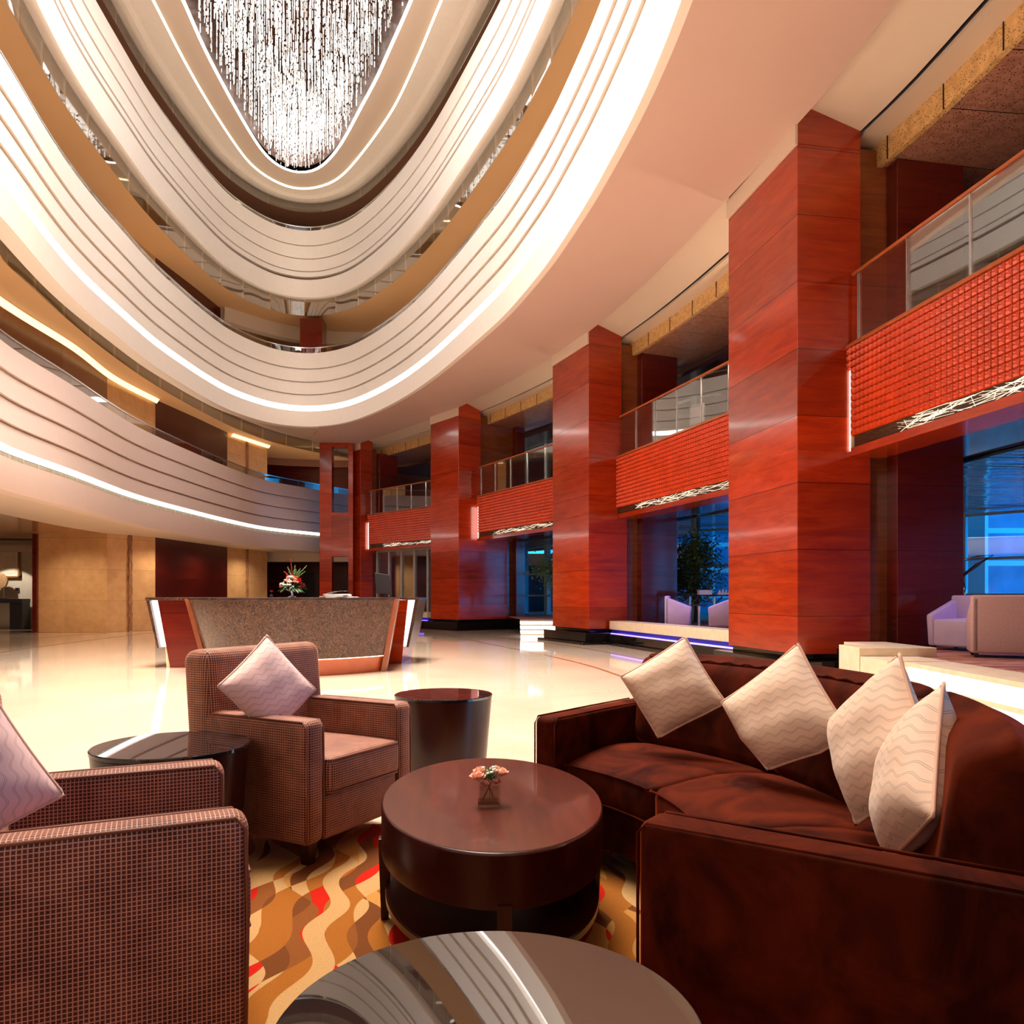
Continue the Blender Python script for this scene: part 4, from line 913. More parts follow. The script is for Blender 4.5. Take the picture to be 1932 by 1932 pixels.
# ------------------------------------------------------------------ sofa (a quarter ring)
SC = Vector((-.57, 2.48))
sf = thing('curved_sofa', 'curved chocolate velvet sofa around the coffee table, with four cream pillows on it', 'sofa', (.9, 2.7, 0))
def sector(mb, a0, a1, prof, na=26, pad=0):
    """prof: closed ring of (r, z) section; ends rounded by shrinking"""
    rows = []; cr = sum(p[0] for p in prof) / len(prof); cz = sum(p[1] for p in prof) / len(prof)
    for k in range(na + 1):
        f = k / na; e = min(f, 1 - f) * na
        a = R(a0 + (a1 - a0) * f); sh = 1.0
        if pad:
            sh = (.80, .93, .985)[int(e)] if e < 3 else 1.0
            if e < 3: a = R(a0 + (a1 - a0) * (0 if f < .5 else 1)) + (1 if f < .5 else -1) * R((0, .35, 1.1)[int(e)])
        rows.append([(SC.x + (cr + (r - cr) * sh) * math.cos(a), SC.y + (cr + (r - cr) * sh) * math.sin(a), cz + (z - cz) * sh) for r, z in prof])
    b = len(mb.v); m = len(prof); mb.grid(rows, closed_u=True)
    mb.f.append(tuple(range(b, b + m))[::-1]); mb.mi.append(0); mb.f.append(tuple(range(b + na * m, b + (na + 1) * m))); mb.mi.append(0); return mb
def rr(r0, r1, z0, z1, q, crown=0, n=4, mid=5):
    P = []
    for (cx, cz, a0) in ((r1 - q, z1 - q, 0), (r0 + q, z1 - q, 90), (r0 + q, z0 + q, 180), (r1 - q, z0 + q, 270)):
        for k in range(n + 1): a = R(a0 + 90 * k / n); P.append((cx + q * math.cos(a), cz + q * math.sin(a)))
        if a0 == 0:
            for k in range(1, mid):
                f = k / mid; P.append((r1 - q + (r0 + q - r1 + q) * f, z1 + crown * math.sin(math.pi * f)))
    return P
A0, A1 = -38.0, 52.0
mb = MB(); sector(mb, A0 + 1, A1 - 1, rr(1.20, 1.88, .09, .285, .02), 40); mb.build('base', M['velvet'], sf, smooth=True)
mb = MB(); sector(mb, A0 + 2.6, A1 - 2.6, rr(1.86, 1.97, .12, .80, .05), 44, 1); mb.build('back_frame', M['velvet'], sf, smooth='all')
for nm, a0, a1 in (('near', A0, A0 + 4.6), ('far', A1 - 4.4, A1)):
    mb = MB(); am = R((a0 + a1) / 2); hw = .058
    mt = Matrix.Translation((SC.x, SC.y, 0)) @ Matrix.Rotation(am, 4, 'Z')
    rounded_box(mb, 1.10, 1.93, -hw, hw, .09, .630, .028, mt); a = mb.build('arm', M['velvet'], sf, smooth='all')
    mb = MB()
    for yy in (-hw + .004, hw - .004): mb.tube([mt @ Vector(p) for p in ((1.102, yy, .10), (1.102, yy, .60), (1.125, yy, .627), (1.5, yy, .629), (1.88, yy, .629))], .004, 6)
    mb.build('piping', M['velvet'], a, smooth='all')
cuts = [A0 + 5, A0 + 31.5, A0 + 58.5, A1 - 5]
for k in range(3):
    mb = MB(); sector(mb, cuts[k] + .12, cuts[k + 1] - .12, rr(1.155, 1.84, .285, .435, .035, .035), 26, 1); c = mb.build('seat_cushion', M['velvet'], sf, smooth='all')
    pts = []
    for q in range(0, 25):
        a = R(cuts[k] + .5 + (cuts[k + 1] - cuts[k] - 1.0) * q / 24); pts.append((SC.x + 1.158 * math.cos(a), SC.y + 1.158 * math.sin(a), .424))
    mb = MB(); mb.tube(pts, .0045, 6)
    mb.tube([(x, y, .296) for x, y, _ in pts], .0045, 6); mb.build('piping', M['velvet'], c, smooth='all')
    mb = MB(); P = [(r + (z - .43) * .14, z) for r, z in rr(1.675, 1.86, .43, .868, .07, .015)]
    sector(mb, cuts[k] + .15, cuts[k + 1] - .15, P, 26, 1); c = mb.build('back_cushion', M['velvet'], sf, smooth='all')
    mb = MB(); pts = []
    for q in range(0, 25):
        a = R(cuts[k] + (4.6 if k == 0 else 1.8) + (cuts[k + 1] - cuts[k] - (6.4 if k == 0 else 3.6)) * q / 24); r = 1.76; pts.append((SC.x + r * math.cos(a), SC.y + r * math.sin(a), .858 + .004 * math.sin(q * 1.7)))
    mb.tube(pts, .005, 6)
    if k: mb.build('piping', M['velvet'], c, smooth='all')
for a in (A0 + 4, A0 + 30, A1 - 30, A1 - 4):
    for r in (1.27, 1.80):
        x, y = SC.x + r * math.cos(R(a)), SC.y + r * math.sin(R(a)); mb = MB(); mb.box(x - .025, x + .025, y - .025, y + .025, .012, .10); mb.build('leg', M['table_side'], sf)
# ------------------------------------------------------------------ throw pillows
def pillow(label, c, az, lean, roll, side=.37, th=.075, mat='cushion', seed=1, sq=.85):
    t = thing('throw_pillow', label, 'pillow', c, 0, group='square wave-stitched throw pillows'); rr_ = random.Random(seed)
    t.rotation_euler = (Matrix.Rotation(az, 4, 'Z') @ Matrix.Rotation(lean, 4, 'X') @ Matrix.Rotation(roll, 4, 'Y')).to_euler()
    N = 30; mb = MB(); rows = [[], []]; uvs = []
    edge = {}
    for sgn in (1, -1):
        g = []
        for i in range(N + 1):
            row = []
            for j in range(N + 1):
                u, v = -1 + 2 * i / N, -1 + 2 * j / N
                pin = 1 - .045 * (1 - v * v) * u * u; pin2 = 1 - .045 * (1 - u * u) * v * v
                f = max(0, (1 - u ** 4) * (1 - v ** 4)) ** .55 * (.55 + .45 * max(0, (1 - u * u) * (1 - v * v)) ** .5)
                wr = .0035 * math.sin(7 * u + 3 * v + seed) * math.sin(5 * v - 2 * u + seed * 2) * f
                x, z = u * side / 2 * pin, v * side / 2 * pin2; y = -sgn * (th * f + wr + .001)
                xw, zw = x * math.cos(roll) + z * math.sin(roll), -x * math.sin(roll) + z * math.cos(roll)
                if zw < -.10:
                    zw = -.10 + (zw + .10) * sq; x, z = xw * math.cos(roll) - zw * math.sin(roll), xw * math.sin(roll) + zw * math.cos(roll)
                row.append((x, y, z)); uvs.append((u * side / 2, v * side / 2))
            g.append(row)
        mb.grid(g, flip=sgn < 0)
        if sgn > 0: G = g
    mb.uvs = uvs; mb.build('cover', M[mat], t, world=False, smooth='all')
    ring = [G[0][j] for j in range(N)] + [G[i][N] for i in range(N)] + [G[N][j] for j in range(N, 0, -1)] + [G[i][0] for i in range(N, 0, -1)]
    mb = MB(); mb.tube([(x * 1.005, 0, z * 1.005) for x, y, z in ring], .0052, 6, closed=True); mb.build('piping', M['cushion_pipe'], t, world=False, smooth='all')
    return t
pillow('cream wave-stitched pillow at the far left end of the sofa', (.695, 3.34, .748), R(-26), R(-14), R(56), .335, .070, seed=1)
pillow('cream wave-stitched pillow second from the far end of the sofa', (.975, 2.78, .715), R(-54), R(-14), R(50), .385, .080, seed=2, sq=.55)
pillow('cream wave-stitched pillow third along the sofa, overlapped by the nearest one', (1.02, 2.15, .738), R(-82), R(-12), R(50), .365, .080, seed=3)
pillow('cream wave-stitched pillow nearest the camera on the sofa, seen from its edge', (1.01, 1.93, .690), R(-108), R(-14), R(50), .36, .085, seed=4)
pillow('pale rose pillow standing on the armchair in front of the desk', (-1.10, 3.48, .738), R(50), R(-16), R(52), .345, .070, 'cushion_pink', 5)
pillow('rose pillow at the left edge of the frame, on the nearer armchair', (-1.41, 1.90, .705), R(50), R(-18), R(-25), .40, .080, 'cushion_pink', 6)
# ------------------------------------------------------------------ tables
ct = thing('coffee_table', 'oval dark red-brown wooden coffee table with a lower shelf, a small vase on it', 'table', (-.075, 2.75, 0), R(5))
ex, ey = .385, .632
def ell(mb, prof, n=96): return mb.lathe(prof, n, (0, 0, 0), ex, ey)
mb = MB(); ell(mb, [(.985, .282), (1.0, .284), (1.0, .434), (.992, .440), (.985, .4415)]); mb.build('drum', M['table_side'], ct, world=False, smooth=True)
mb = MB(); ell(mb, [(.984, .4405), (.984, .4425)]); mb.build('table_top', M['table_wood'], ct, world=False, smooth=True)
mb = MB(); ell(mb, [(.95, .118), (.965, .122), (.965, .142), (.955, .147)]); mb.build('lower_shelf', M['table_side'], ct, world=False, smooth=True)
for k in range(4):
    a = R(90 * k); x, y = ex * .975 * math.cos(a), ey * .975 * math.sin(a); mb = MB()
    tn = .022
    mb.hexa([(x - .013, y - .013, .012), (x + .013, y - .013, .012), (x + .013, y + .013, .012), (x - .013, y + .013, .012), (x - tn, y - tn, .30), (x + tn, y - tn, .30), (x + tn, y + tn, .30), (x - tn, y + tn, .30)])
    mb.build('leg', M['table_side'], ct, world=False, bevel=.002)
def side_table(label, x, y, r=.295):
    t = thing('side_table', label, 'table', (x, y, 0), 0, group='round drum side tables')
    mb = MB(); mb.lathe([(r * .84, .012), (r * .845, .02), (r * .985, .525), (r * .985, .53)], 72); mb.build('drum_body', M['table_side'], t, world=False, smooth=True)
    mb = MB(); mb.lathe([(r - .006, .530), (r, .533), (r, .546), (r - .003, .549)], 96); mb.build('glass_edge', M['black_edge'], t, world=False, smooth=True)
    mb = MB(); mb.lathe([(r - .004, .5485), (r - .005, .5500)], 96); mb.build('glass_top', M['mirror'], t, world=False, smooth=True)
    return t
tb = side_table('round black-glass side table between the armchair and the sofa', -.424, 4.76, .302)
def copy_table(lab, x, y): return dup(tb, (x, y, 0), 0, lab)
copy_table('round black-glass side table between the two armchairs', -1.387, 3.135)
copy_table('round black-glass side table in the bottom foreground, reflecting the balconies', -.032, 1.083)
# ------------------------------------------------------------------ small vase
vx, vy = -.078, 2.62
vs = thing('flower_vase', 'small square glass vase of peach roses on the coffee table', 'vase', (vx, vy, .4427), R(4))
mb = MB(); hw = .038
mb.box(-hw, hw, -hw, hw, 0, .012); 
for a, b, c, d in ((-hw, -hw + .005, -hw, hw), (hw - .005, hw, -hw, hw), (-hw + .005, hw - .005, -hw, -hw + .005), (-hw + .005, hw - .005, hw - .005, hw)): mb.box(a, b, c, d, .012, .082)
mb.build('glass_cube', M['vase'], vs, world=False)
mb = MB(); mb.box(-hw + .006, hw - .006, -hw + .006, hw - .006, .0125, .055)
mb.build('water', glass('vase_water', (.95, .93, .88), .03, 0), vs, world=False)
rv = random.Random(4)
def rose(mb, c, r, seed):
    q = random.Random(seed)
    mb.ball(c, r * .55, 6, (1, 1, .9))
    for L, (cnt, rad, tl) in enumerate(((5, .45, .5), (7, .72, .25), (9, .95, 0))):
        for k in range(cnt):
            a = 2 * math.pi * k / cnt + L * .5 + q.uniform(-.15, .15); ca, sa = math.cos(a), math.sin(a); w = r * .55; h = r * (.75 - .2 * L)
            o = Vector(c) + Vector((ca * rad * r * .6, sa * rad * r * .6, -.2 * r)); out = Vector((ca, sa, 0)); tan = Vector((-sa, ca, 0))
            vs_ = []
            for i in range(4):
                for j in range(5):
                    u, v = i / 3, -1 + j / 2; p = o + out * (rad * r * .55 * u ** 1.3 * (1 - .25 * v * v)) + tan * (w * v * (.5 + .6 * u)) * (1 - .3 * u * u) + Vector((0, 0, h * u * (1.15 - .35 * v * v) + q.uniform(-.03, .03) * r * u)); vs_.append(p)
            mb.add(vs_, [(i * 5 + j, i * 5 + j + 1, (i + 1) * 5 + j + 1, (i + 1) * 5 + j) for i in range(3) for j in range(4)])
for k, (c, r, m) in enumerate([((-.040, -.018, .098), .027, 'petal_peach'), ((-.030, .020, .108), .024, 'petal_peach'), ((.040, .000, .106), .026, 'petal_peach'), ((.022, .030, .112), .020, 'petal_peach'), ((-.012, -.026, .076), .016, 'petal_pink'), ((.022, -.022, .082), .016, 'petal_pink')]):
    mb = MB(); rose(mb, c, r, k); mb.build('rose', M[m], vs, world=False, smooth='all')
mb = MB()
for k in range(90):
    a = rv.uniform(0, 6.28); e = rv.uniform(.2, 1.5); d = Vector((math.cos(a) * math.cos(e), math.sin(a) * math.cos(e), math.sin(e))); o = Vector((.0, 0, .078)); L = rv.uniform(.025, .045)
    s = d.cross(Vector((0, 0, 1))).normalized() * .0035; p = o + d * .012; mb.add([p, p + d * L * .5 + s, p + d * L, p + d * L * .5 - s], [(0, 1, 2, 3)])
mb.build('leaves', M['leaf_light'], vs, world=False)
for k in range(7):
    c = (rv.uniform(-.02, .025), rv.uniform(-.03, .02), .108 + rv.uniform(0, .016)); mb = MB()
    for q in range(6):
        a = q * 1.05; mb.ball((c[0] + .004 * math.cos(a), c[1] + .004 * math.sin(a), c[2] + .001 * (q % 2)), .0035, 5)
    mb.build('white_blossom', M['petal_white'], vs, world=False, smooth='all')
for k in range(6):
    a = rv.uniform(0, 6.28); mb = MB(); mb.tube([(.025 * math.cos(a), .025 * math.sin(a), .014), (0, 0, .06), (-.02 * math.cos(a), -.02 * math.sin(a), .095)], .0014, 5); mb.build('stem', M['stem'], vs, world=False)
# ------------------------------------------------------------------ rug
rg = MB(); pts = []
for (cx_, cy_, a0) in ((1.25, 3.55, 0), (-1.3, 3.55, 90), (-1.3, .45, 180), (1.25, .45, 270)):
    for k in range(7): a = R(a0 + 15 * k); pts.append((cx_ + .3 * math.cos(a), cy_ + .3 * math.sin(a)))
rg.prism(pts, .0, .012); o = rg.build('patterned_rug', M['rug']); tag(o, 'wave-patterned rug in orange, cream, brown and red under the seating group', 'rug')
# ------------------------------------------------------------------ reception desk
dk = thing('reception_desk', 'boat-shaped reception desk of brown veined marble between slanted red wood wings', 'desk', (-3.2, 12.0, 0))
def arc(xl, yl, xr, yr, sag, m=40):
    a, b = Vector((xl, yl)), Vector((xr, yr)); d = b - a; nn_ = Vector((d.y, -d.x)).normalized(); out = []
    for k in range(m + 1): f = k / m; out.append(a.lerp(b, f) + nn_ * sag * (1 - (2 * f - 1) ** 2))
    return out
def loft(mb, bot, z0, top, z1, depth=.25):
    inner_b = [Vector((p.x, p.y + depth)) for p in bot]; inner_t = [Vector((p.x, p.y + depth)) for p in top]
    rows = [[(p.x, p.y, z0) for p in bot], [(p.x, p.y, z1) for p in top], [(p.x, p.y, z1) for p in inner_t], [(p.x, p.y, z0) for p in inner_b]]
    b = len(mb.v); mb.grid(rows, closed_v=True); m = len(bot)
    for e in (0, m - 1): mb.f.append((b + e, b + m + e, b + 2 * m + e, b + 3 * m + e)); mb.mi.append(0)
def at_z(z):  # arc of the slanted front at a height
    f = z / 1.13; xl = -4.66 + (-4.97 + 4.66) * f; xr = -2.02 + (-1.82 + 2.02) * f
    return xl, 11.86 - .05 * f, xr, 11.86 - .05 * f, .90 + .05 * f
b0, b1 = arc(*at_z(.25)), arc(*at_z(1.10))
mb = MB(); loft(mb, b0, .25, b1, 1.10); mb.build('marble_front', M['marble_brown'], dk, smooth=True)
sk0, sk1 = [Vector((p.x, p.y + .05)) for p in arc(*at_z(0))], [Vector((p.x, p.y + .05)) for p in b0]
mb = MB(); loft(mb, sk0, 0, sk1, .235); mb.build('wood_skirt', plain('orange_wood_skirt', (.38, .07, .012), .25, coat=.4), dk, smooth=True)
mb = MB(); c0 = [Vector((p.x, p.y + .03)) for p in b0]; loft(mb, c0, .236, c0, .25, .1); mb.build('skirt_light', M['led_soft'], dk, smooth=True)
for s, xs in ((-1, 0), (1, 1)):
    def ex_(z): a = at_z(z); return a[0] if s < 0 else a[2]
    y = 11.85; mb = MB()
    a, b = ex_(0), ex_(1.12); w_ = .075 * s
    mb.hexa([(min(a, a + w_), y - .02, 0), (max(a, a + w_), y - .02, 0), (max(a, a + w_), y + .12, 0), (min(a, a + w_), y + .12, 0), (min(b, b + w_), y - .02, 1.12), (max(b, b + w_), y - .02, 1.12), (max(b, b + w_), y + .12, 1.12), (min(b, b + w_), y + .12, 1.12)])
    mb.build('end_panel', M['copper'], dk)
top = arc(-4.98, 11.80, -1.81, 11.80, .96); 
mb = MB(); mb.prism([tuple(p) for p in top] + [(-1.81, 12.7), (-4.98, 12.7)], 1.10, 1.135); mb.build('counter_top', plain('dark_marble_top', (.05, .03, .028), .1, var=.3), dk, bevel=.004)
def wing(side, Y, pxb, pxt, lab):
    X = lambda px: (px - CX) / F * Y; s = side
    (ib, ob), (it, ot) = pxb, pxt
    def slab(a, b, c, d, z0, z1, y0, y1, nm, mat):   # a,b bottom x; c,d top x
        mb = MB(); a, b = min(a, b), max(a, b); c, d = min(c, d), max(c, d)
        mb.hexa([(a, y0, z0), (b, y0, z0), (b, y1, z0), (a, y1, z0), (c, y0, z1), (d, y0, z1), (d, y1, z1), (c, y1, z1)]); mb.build(nm, mat, dk)
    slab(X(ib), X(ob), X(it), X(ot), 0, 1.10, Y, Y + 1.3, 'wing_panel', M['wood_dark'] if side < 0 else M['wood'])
    return X
Xl = wing(-1, 12.5, (410, 321), (380, 297), ''); Xr = wing(1, 13.2, (700, 757.5), (730, 770), '')
def slanted(x0b, x1b, x0t, x1t, z0, z1, y0, y1, nm, mat):
    mb = MB(); mb.hexa([(x0b, y0, z0), (x1b, y0, z0), (x1b, y1, z0), (x0b, y1, z0), (x0t, y0, z1), (x1t, y0, z1), (x1t, y1, z1), (x0t, y1, z1)]); return mb.build(nm, mat, dk)
slanted(Xl(303), Xl(311), Xl(285), Xl(294), .34, 1.09, 12.52, 13.6, 'side_light', M['led']); slanted(Xl(313), Xl(321), Xl(311), Xl(318), 0, .34, 12.52, 13.6, 'foot_light_block', M['ledge'])
slanted(Xl(299), Xl(303), Xl(277.5), Xl(284), .32, 1.12, 12.45, 13.7, 'side_marble', M['marble_brown'])
slanted(Xr(757.5), Xr(767), Xr(771), Xr(783), .30, 1.09, 13.22, 14.2, 'side_light', M['led'])
slanted(Xr(767), Xr(772), Xr(784), Xr(791.5), .29, 1.12, 13.15, 14.3, 'side_marble', M['marble_brown'])
mb = MB(); mb.prism([(Xl(277), 12.44), (-4.9, 12.3), (-1.85, 12.3), (-1.8, 13.1), (Xr(792), 13.14), (Xr(792), 14.3), (Xl(277), 13.7)], 1.095, 1.14)
mb.build('wing_top', M['marble_brown'], dk, bevel=.004)
# things on the desk
def bouquet(label, x, y, z, s):
    t = thing('flower_arrangement', label, 'flowers', (x, y, z)); q = random.Random(9)
    mb = MB(); mb.lathe([(.07, 0), (.075, .01), (.02, .03), (.015, .09), (.09, .12), (.13, .145), (.12, .15)], 24); mb.build('silver_stand', M['silver'], t, world=False, smooth=True)
    mb = MB()
    for k in range(46):
        a = q.uniform(0, 6.28); e = q.uniform(-.25, .5); d = Vector((math.cos(a) * math.cos(e), math.sin(a) * math.cos(e), math.sin(e))); L = q.uniform(.12, .24); o_ = Vector((0, 0, .15)) + d * .04
        sd = Vector((-math.sin(a), math.cos(a), 0)) * .022; m_ = o_ + d * L * .5 + Vector((0, 0, .015)); mb.add([o_, m_ + sd, o_ + d * L - Vector((0, 0, .03)), m_ - sd, m_ + Vector((0, 0, .006))], [(0, 1, 4), (1, 2, 4), (2, 3, 4), (3, 0, 4)])
    mb.build('leaves', M['leaf'], t, world=False)
    for k in range(70):
        a = q.uniform(0, 6.28); e = q.uniform(.0, 1.5); rr2 = .15 + .04 * q.random(); c = (math.cos(a) * math.cos(e) * rr2, math.sin(a) * math.cos(e) * rr2 * .8, .165 + math.sin(e) * .17 * q.uniform(.8, 1.05))
        mb = MB(); rose(mb, c, q.uniform(.024, .040) if k % 3 else q.uniform(.012, .018), k); m = ('petal_white', 'petal_pink', 'petal_peach', 'petal_white')[k % 4] if c[0] < .02 else ('petal_pink', 'petal_peach', 'petal_red')[k % 3]
        mb.build('blossom', M[m], t, world=False, smooth='all')
    for k in range(8):
        a = (-.1, .15, .75, .55, -.7, .95, .3, -.3)[k]; L = (.36, .26, .34, .24, .2, .26, .2, .24)[k]; o_ = Vector((0, 0, .26)); tip = o_ + Vector((math.sin(a) * L, q.uniform(-.05, .05), math.cos(a) * L)); mb = MB(); mb.tube([o_, o_.lerp(tip, .5) + Vector((.01, 0, .01)), tip], .003, 5)
        for j in range(14): mb.ball(o_.lerp(tip, .25 + .75 * j / 14) + Vector((q.uniform(-.014, .014), q.uniform(-.01, .01), 0)), q.uniform(.004, .007), 5, (1.3, .6, 1))
        mb.build('sprig', M['leaf_light'] if k % 4 else M['petal_red'], t, world=False)
bouquet('round bouquet of white, pink and peach flowers on a silver stand on the desk', -3.46, 12.1, 1.137, 1)
t = thing('paper_stack', 'loose stack of open white papers lying on the reception desk', 'papers', (-2.75, 12.05, 1.137)); q = random.Random(2)
for k in range(7):
    mb = MB(); m = Matrix.Translation((q.uniform(-.04, .04) + (0 if k < 5 else .2), 0, 0)) @ Matrix.Rotation(q.uniform(-.15, .15), 4, 'Z'); z = .012 * k if k < 5 else .006 * (k - 5); hw_ = .19 if k < 5 else .11
    mb.box(-hw_, hw_, -.14, .14, z + .001, z + .010, mat=m); mb.build('sheet', M['white'], t, world=False)
mb = MB()
rows = [[(-.14 + .3 * f, y_, .062 + .035 * f + .02 * math.sin(f * 3)) for f in (0, .25, .5, .75, 1)] for y_ in (-.12, .12)]; mb.grid(rows); mb.grid([[(x, y_, z + .002) for x, y_, z in r_] for r_ in rows], flip=True); mb.build('curled_sheet', M['white'], t, world=False)
t = thing('monitor', 'dark flat monitor seen from behind at the right of the reception desk', 'monitor', (-2.02, 12.2, 1.142), R(20))
mb = MB(); mb.hexa([(-.13, -.01, .06), (.12, -.01, .04), (.12, .02, .04), (-.13, .02, .06), (-.15, .03, .39), (.08, .03, .36), (.08, .06, .36), (-.15, .06, .39)]); mb.build('screen_shell', M['screen'], t, world=False, bevel=.006)
mb = MB(); mb.tube([(0, .02, .003), (0, .02, .10)], .012, 8); mb.box(-.08, .08, -.06, .08, 0, .01); mb.build('stand', M['black'], t, world=False)
t = thing('small_plant', 'tiny red flower in a glass on the desk, left of the big bouquet', 'plant', (-3.85, 12.3, 1.137))
mb = MB(); mb.lathe([(.02, 0), (.025, .05)], 12); mb.build('glass', M['vase'], t, world=False)
mb = MB(); rose(mb, (0, 0, .10), .025, 3); mb.build('blossom', M['petal_red'], t, world=False); mb = MB(); mb.tube([(0, 0, .01), (0, 0, .09)], .002, 5); mb.build('stem', M['stem'], t, world=False)
# ------------------------------------------------------------------ lounge furniture
def tub_chair(label, x, y, rz, z=.45, w=.30, mat='lilac', h=.72, legs=False):
    t = thing('tub_chair', label, 'armchair', (x, y, z), rz, group='upholstered lounge tub chairs')
    mb = MB(); rounded_box(mb, -.30, -.20, -w, w, .05, h, .03); mb.build('backrest', M[mat], t, world=False, smooth='all')
    for s in (1, -1):
        mb = MB(); y0, y1 = (w - .09, w) if s > 0 else (-w, -w + .09)
        mb.hexa([(-.30, y0, .05), (.26, y0, .05), (.26, y1, .05), (-.30, y1, .05), (-.30, y0, h - .02), (.30, y0, .46), (.30, y1, .46), (-.30, y1, h - .02)]); mb.build('arm', M[mat], t, world=False, bevel=.025, seg=3, smooth='all')
    mb = MB(); rounded_box(mb, -.22, .28, -w + .09, w - .09, .05, .40, .03, None, .02); mb.build('seat', M[mat], t, world=False, smooth='all')
    for xx in (-.24, .22):
        for yy in (-w + .06, w - .06): mb = MB(); mb.box(xx - .02, xx + .02, yy - .02, yy + .02, 0, .06); mb.build('leg', M['black'], t, world=False)
    return t
tub_chair('lilac tub chair at left of the table in the middle bay, facing right', 3.90, 18.0, R(-15), w=.32)
tub_chair('lilac tub chair at right in the middle bay, facing left', 4.72, 17.3, R(165), w=.34)
tub_chair('pinkish tub chair at the right edge of the lounge, seen from behind', 5.78, 8.95, R(64), mat='beige_uph', w=.40)
tub_chair('tub chair with pale blue inside, left of the pinkish one in the lounge', 5.95, 10.1, R(205), mat='lilac', w=.34)
def ped_table(label, x, y, z, top, r, hh_):
    t = thing('pedestal_table', label, 'table', (x, y, z)); mb = MB(); mb.lathe([(r, hh_ - .03), (r, hh_)], 32); mb.build('table_top', M['black'], t, world=False, smooth=True)
    mb = MB(); mb.tube([(0, 0, 0), (0, 0, hh_ - .03)], .035, 10); mb.box(-.2, .2, -.2, .2, 0, .02); mb.build('pedestal', M['steel'], t, world=False)
ped_table('low dark table between the lilac tub chairs', 4.32, 17.75, .45, 0, .2, .52)
t = thing('bar_table', 'long high dark table behind the lilac tub chairs', 'table', (4.9, 19.0, .45))
mb = MB(); mb.box(-.75, .9, -.3, .3, .72, .75); mb.build('table_top', M['black'], t, world=False)
for xx in (-.5, .1, .7): mb = MB(); mb.tube([(xx, 0, 0), (xx, 0, .72)], .035, 8); mb.tube([(xx - .2, 0, .70), (xx, 0, .5), (xx + .2, 0, .70)], .02, 6); mb.build('leg', M['steel'], t, world=False)
t = thing('buffet_box', 'small white box standing on the high dark table', 'box', (4.75, 18.95, 1.2)); mb = MB(); mb.box(-.16, .16, -.1, .1, 0, .10); mb.box(-.17, .17, -.11, .11, .10, .115); mb.build('body', M['white_uph'], t, world=False)
t = thing('napkin_bundle', 'folded striped napkins on the high dark table', 'napkins', (5.25, 18.9, 1.2)); mb = MB()
for k in range(5): mb.add([(-.2 + .08 * k, -.05, 0), (-.12 + .08 * k, -.05, .0), (-.14 + .08 * k, -.02, .14 + .02 * (k % 2)), (-.2 + .08 * k, .05, 0), (-.12 + .08 * k, .05, 0)], [(0, 1, 2), (1, 4, 2), (4, 3, 2), (3, 0, 2)])
mb.build('cloth', M['white'], t, world=False)
# swan-like glass ornament by the lounge windows
t = thing('glass_ornament', 'curved glass ornament on a stand by the lounge windows', 'ornament', (6.55, 11.0, .45))
mb = MB(); mb.tube([(-.12, 0, .55), (-.08, 0, .80), (-.1, 0, 1.0), (.1, 0, 1.15), (.34, 0, 1.30), (.12, 0, 1.28), (-.12, 0, 1.22)], .025, 8, radii=[.05, .03, .022, .03, .012, .012, .008]); mb.build('glass_curve', M['silver'], t, world=False, smooth='all')
mb = MB(); mb.lathe([(.12, .02), (.16, .3), (.12, .55), (.06, .68)], 20, (-.12, 0, 0)); mb.build('base', M['white_uph'], t, world=False, smooth=True)
mb = MB(); mb.lathe([(.05, .66), (.06, .72), (.03, .80)], 16, (-.12, 0, 0)); mb.build('neck', M['gold_cover'], t, world=False, smooth=True)
# upper bay chairs
def white_chair(label, x, y, rz):
    t = thing('dining_chair', label, 'chair', (x, y, 4.5), rz, group='white chairs behind the glass railings')
    mb = MB(); rounded_box(mb, -.22, .22, -.22, .22, .42, .47, .02); mb.build('seat', M['white_uph'], t, world=False, smooth='all')
    mb = MB(); rounded_box(mb, -.24, -.20, -.22, .22, .50, .92, .018); mb.build('backrest', M['white_uph'], t, world=False, smooth='all')
    for xx in (-.2, .2):
        for yy in (-.2, .2): mb = MB(); mb.tube([(xx, yy, 0), (xx, yy, .43 if xx > 0 else .9)], .014, 6); mb.build('leg', M['steel'], t, world=False)
white_chair('white chair upstairs in the middle bay, nearest the large column', 4.9, 15.6, R(200)); white_chair('white chair upstairs in the middle bay, in the centre', 4.3, 17.2, R(30)); white_chair('white chair upstairs between the second and third columns', 1.6, 24.2, R(200))
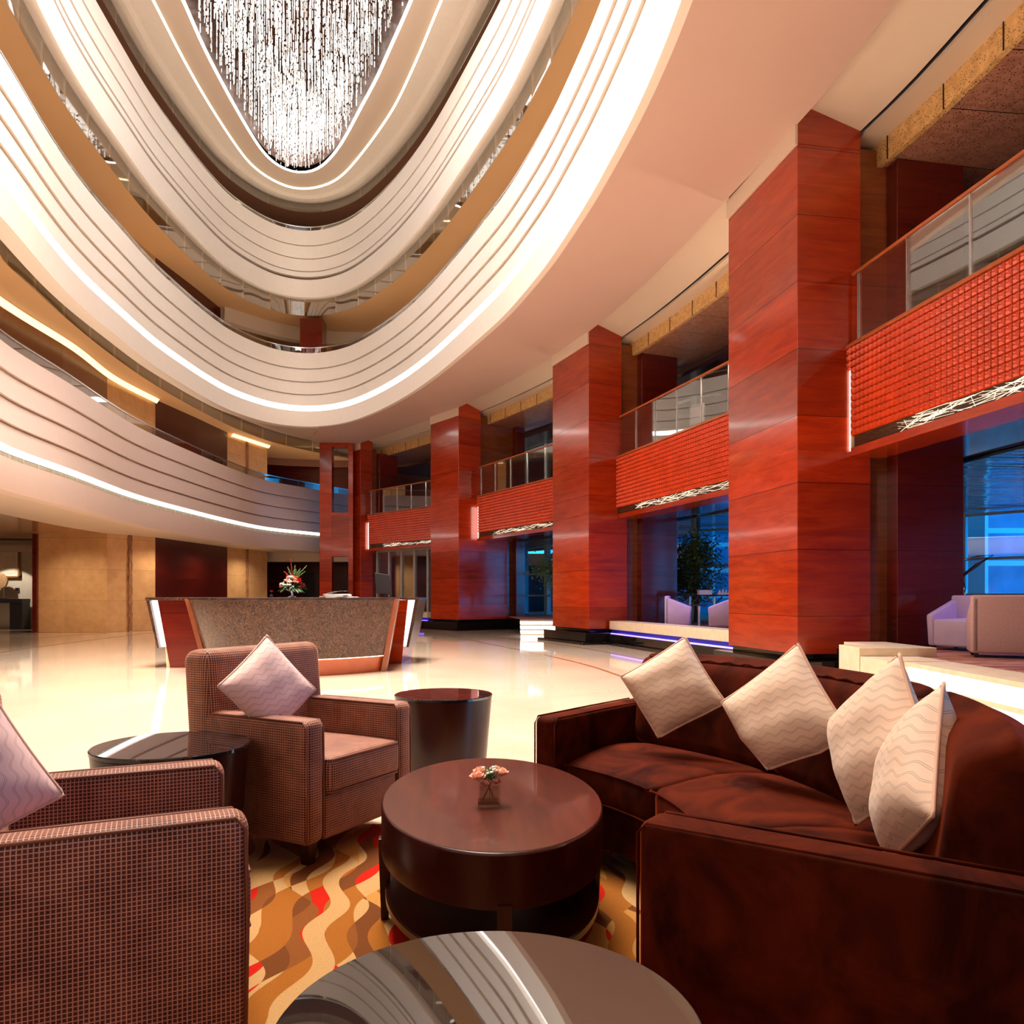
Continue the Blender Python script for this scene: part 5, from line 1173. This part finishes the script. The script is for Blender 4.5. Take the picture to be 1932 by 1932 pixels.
# ------------------------------------------------------------------ alcove: picture, disc, console
t = thing('framed_picture', 'framed scroll painting on the alcove wall at the left edge', 'picture', (-18.2, 27.5, 1.75))
X27 = lambda px: (px - CX) / F * 27.5; Z27 = lambda py: EYE + (HY - py) / F * 27.5
x0, x1, z0_, z1_ = X27(-25), X27(37), Z27(1089.5), Z27(1035.5)
mb = MB(); fw = .05
mb.box(x0, x1, 27.46, 27.58, z0_, z0_ + fw); mb.box(x0, x1, 27.46, 27.58, z1_ - fw, z1_); mb.box(x0, x0 + fw, 27.46, 27.58, z0_, z1_); mb.box(x1 - fw, x1, 27.46, 27.58, z0_, z1_); mb.build('frame', plain('gilt_brown_frame', (.35, .16, .06), .3), t)
mb = MB(); mb.box(x0 + fw, x1 - fw, 27.55, 27.57, z0_ + fw, z1_ - fw); mb.build('mat_board', M['white'], t)
mb = MB(); mb.box(x0 + .16, x1 - .16, 27.535, 27.545, z0_ + .14, z1_ - .12); mb.build('painting', M['art_paper'], t)
t = thing('console_table', 'black console table with solid slab legs under the framed picture', 'table', (-18.6, 27.1, 0))
mb = MB(); mb.box(X27(-40), X27(61), 26.9, 27.4, .93, 1.08); mb.build('table_top', M['black'], t, bevel=.01)
for a, b in ((38, 61), (-40, -22)): mb = MB(); mb.box(X27(a), X27(b), 26.92, 27.38, 0, .93); mb.build('leg', M['black'], t, bevel=.01)
t = thing('disc_ornament', 'round ribbed wooden disc on thin pins standing on the console table', 'ornament', (X27(14.5), 27.1, 1.08))
mb = MB(); rows = []
for k, (r_, y_) in enumerate(((.0, -.05), (.06, -.055), (.26, -.04), (.272, -.02), (.272, .02), (.26, .04), (.0, .045))): rows.append([(r_ * math.cos(a * math.pi / 20), y_, .62 + r_ * math.sin(a * math.pi / 20)) for a in range(40)])
mb.grid(rows, closed_u=True); mb.build('disc', M['oak_disc'], t, world=False, smooth=True)
for xx in (-.12, .12): mb = MB(); mb.tube([(xx, 0, .02), (xx, 0, .40)], .006, 6); mb.build('pin', M['silver'], t, world=False)
mb = MB(); mb.box(-.28, .28, -.09, .09, 0, .02); mb.build('foot', M['black'], t, world=False)
t = thing('thermostat', 'small black control on the alcove wall right of the wooden disc', 'control', (X27(31), 27.55, 1.4)); mb = MB(); mb.box(-.05, .05, -.04, .04, -.05, .07); mb.build('box', M['black'], t, world=False)
sp = bpy.data.lights.new('picture_spot', 'SPOT'); sp.energy = 200; sp.spot_size = R(70); sp.color = (1, .85, .65); sp.shadow_soft_size = .05
o = bpy.data.objects.new('picture_spot', sp); C.objects.link(o); o.location = (-17.9, 26.0, 3.05); o.rotation_euler = (R(25), 0, 0)
